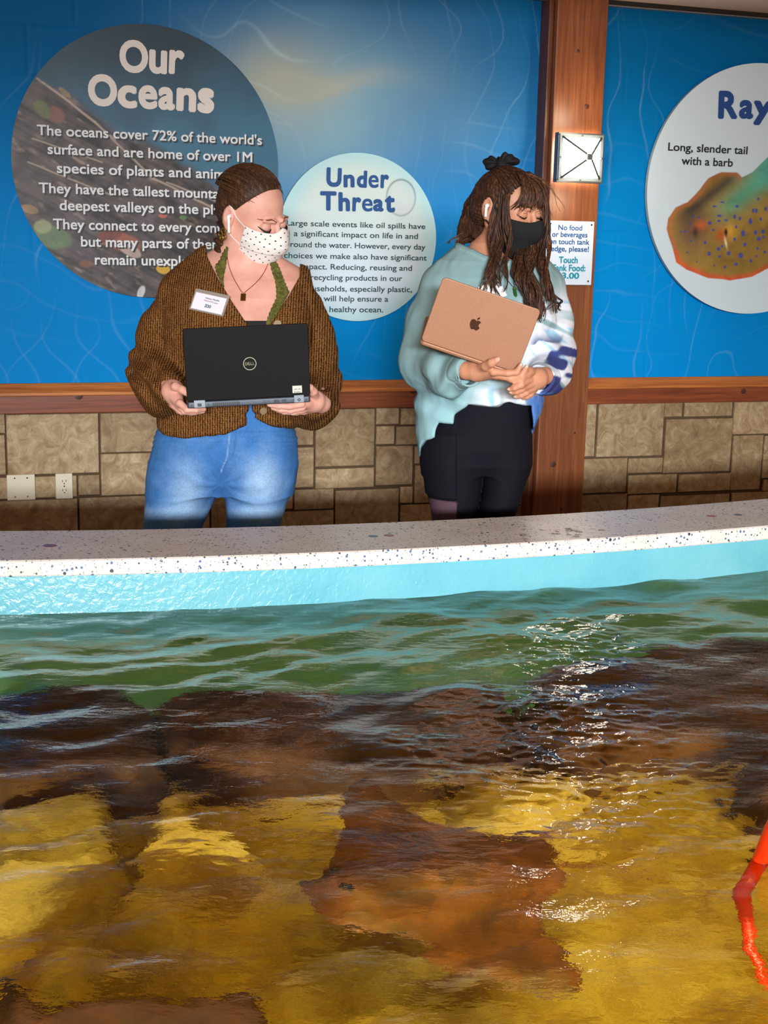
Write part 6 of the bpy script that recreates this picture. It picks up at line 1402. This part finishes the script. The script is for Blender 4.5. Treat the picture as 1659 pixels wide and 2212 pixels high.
for ch, x0, wd, rot in (('D', -.0125, .0068, 0), ('E', -.0052, .0062, .55), ('L', .0022, .0050, 0), ('L', .0077, .0048, 0)):
    V, Fc = text_geo(ch, .03); a, b = V[:, 0].min(), V[:, 0].max(); c_, d_ = V[:, 1].min(), V[:, 1].max(); o_ = []
    for v in V:
        x = (v[0] - (a + b) / 2) / (b - a) * wd; y = (v[1] - (c_ + d_) / 2) / (d_ - c_) * .0082; o_.append(LMx @ Vector((cx + x0 + wd / 2 + x * math.cos(rot) - y * math.sin(rot), cy + x * math.sin(rot) + y * math.cos(rot), .0007)))
    g.add(o_, Fc)
g.build('emblem', logo, lid_o)
x0, y0 = lid_xy(632, 849, LMx, 0); x1, y1 = lid_xy(652, 832.5, LMx, 0); g = MB(); g.box((x0, y0, .0002), (x1, y1, .0007), LMx); stk = g.build('sticker', plain('sticker_white', (206, 204, 192), .5), lid_o)
for q, (body, yy, hh_) in enumerate((('LP 107', .62, .2), ('COMPUTER', .22, .16))):
    V, Fc = text_geo(body, .02); a, b = V[:, 0].min(), V[:, 0].max(); c_, d_ = V[:, 1].min(), V[:, 1].max(); g = MB(); sx, sy = x1 - x0, y1 - y0
    g.add([LMx @ Vector((x1 - sx * .15 - (v[0] - a) / (b - a) * sx * .7, y1 - sy * (1 - yy) * 1.0 - (v[1] - c_) / (d_ - c_) * sy * hh_, .0009)) for v in V], Fc); g.build('lettering', dark_, stk)
# the copper laptop
t = NT('laptop_copper'); v = t.coord(); t.color(t.ramp(t.noise(v, 300, 2), [(.3, lin((164, 116, 88))), (.7, lin((174, 126, 97)))])); t.set(Roughness=.45, Metallic=.3); cop = t.m
DB = -.335
lb, lid_o, base_o, LMx, BM, w, h = laptop('open copper laptop held by the woman in the tie-dye sweatshirt', B(909, 735.5, DB), B(1117, 806, DB), B(937.5, 591, DB - .035), .0055, .011,   .20, 84, cop, cop, .011, drop=.0005)
AP = [(-.02, .30), (-.10, .36), (-.22, .385), (-.34, .33), (-.42, .20), (-.43, .02), (-.38, -.18), (-.28, -.36), (-.19, -.44), (-.11, -.43), (-.02, -.395), (.06, -.395), (.15, -.44), (.23, -.44), (.31, -.36), (.38, -.24), (.415, -.14), (.34, -.10), (.29, -.03), (.275, .06), (.295, .15), (.345, .215), (.39, .245), (.33, .32), (.24, .37), (.13, .375), (.05, .33)]
LF = [(-.01, .405), (-.005, .50), (.05, .585), (.13, .64), (.185, .645), (.18, .56), (.13, .47), (.06, .415)]
cx, cy = lid_xy(1026.5, 701, LMx, 0); g = MB(); S_ = .0335
sm_ = lambda poly: [(cx + p[0] * S_, cy + p[1] * S_) for p in spline([(*p, 0) for p in poly] + [(*poly[0], 0)], 4)[:-1]]
g.prism(sm_(AP), .0001, .0006, LMx); g.prism(sm_(LF), .0001, .0006, LMx); g.build('emblem', plain('logo_dark', (70, 38, 20), .25, .3), lid_o)
bpy.context.view_layer.update()
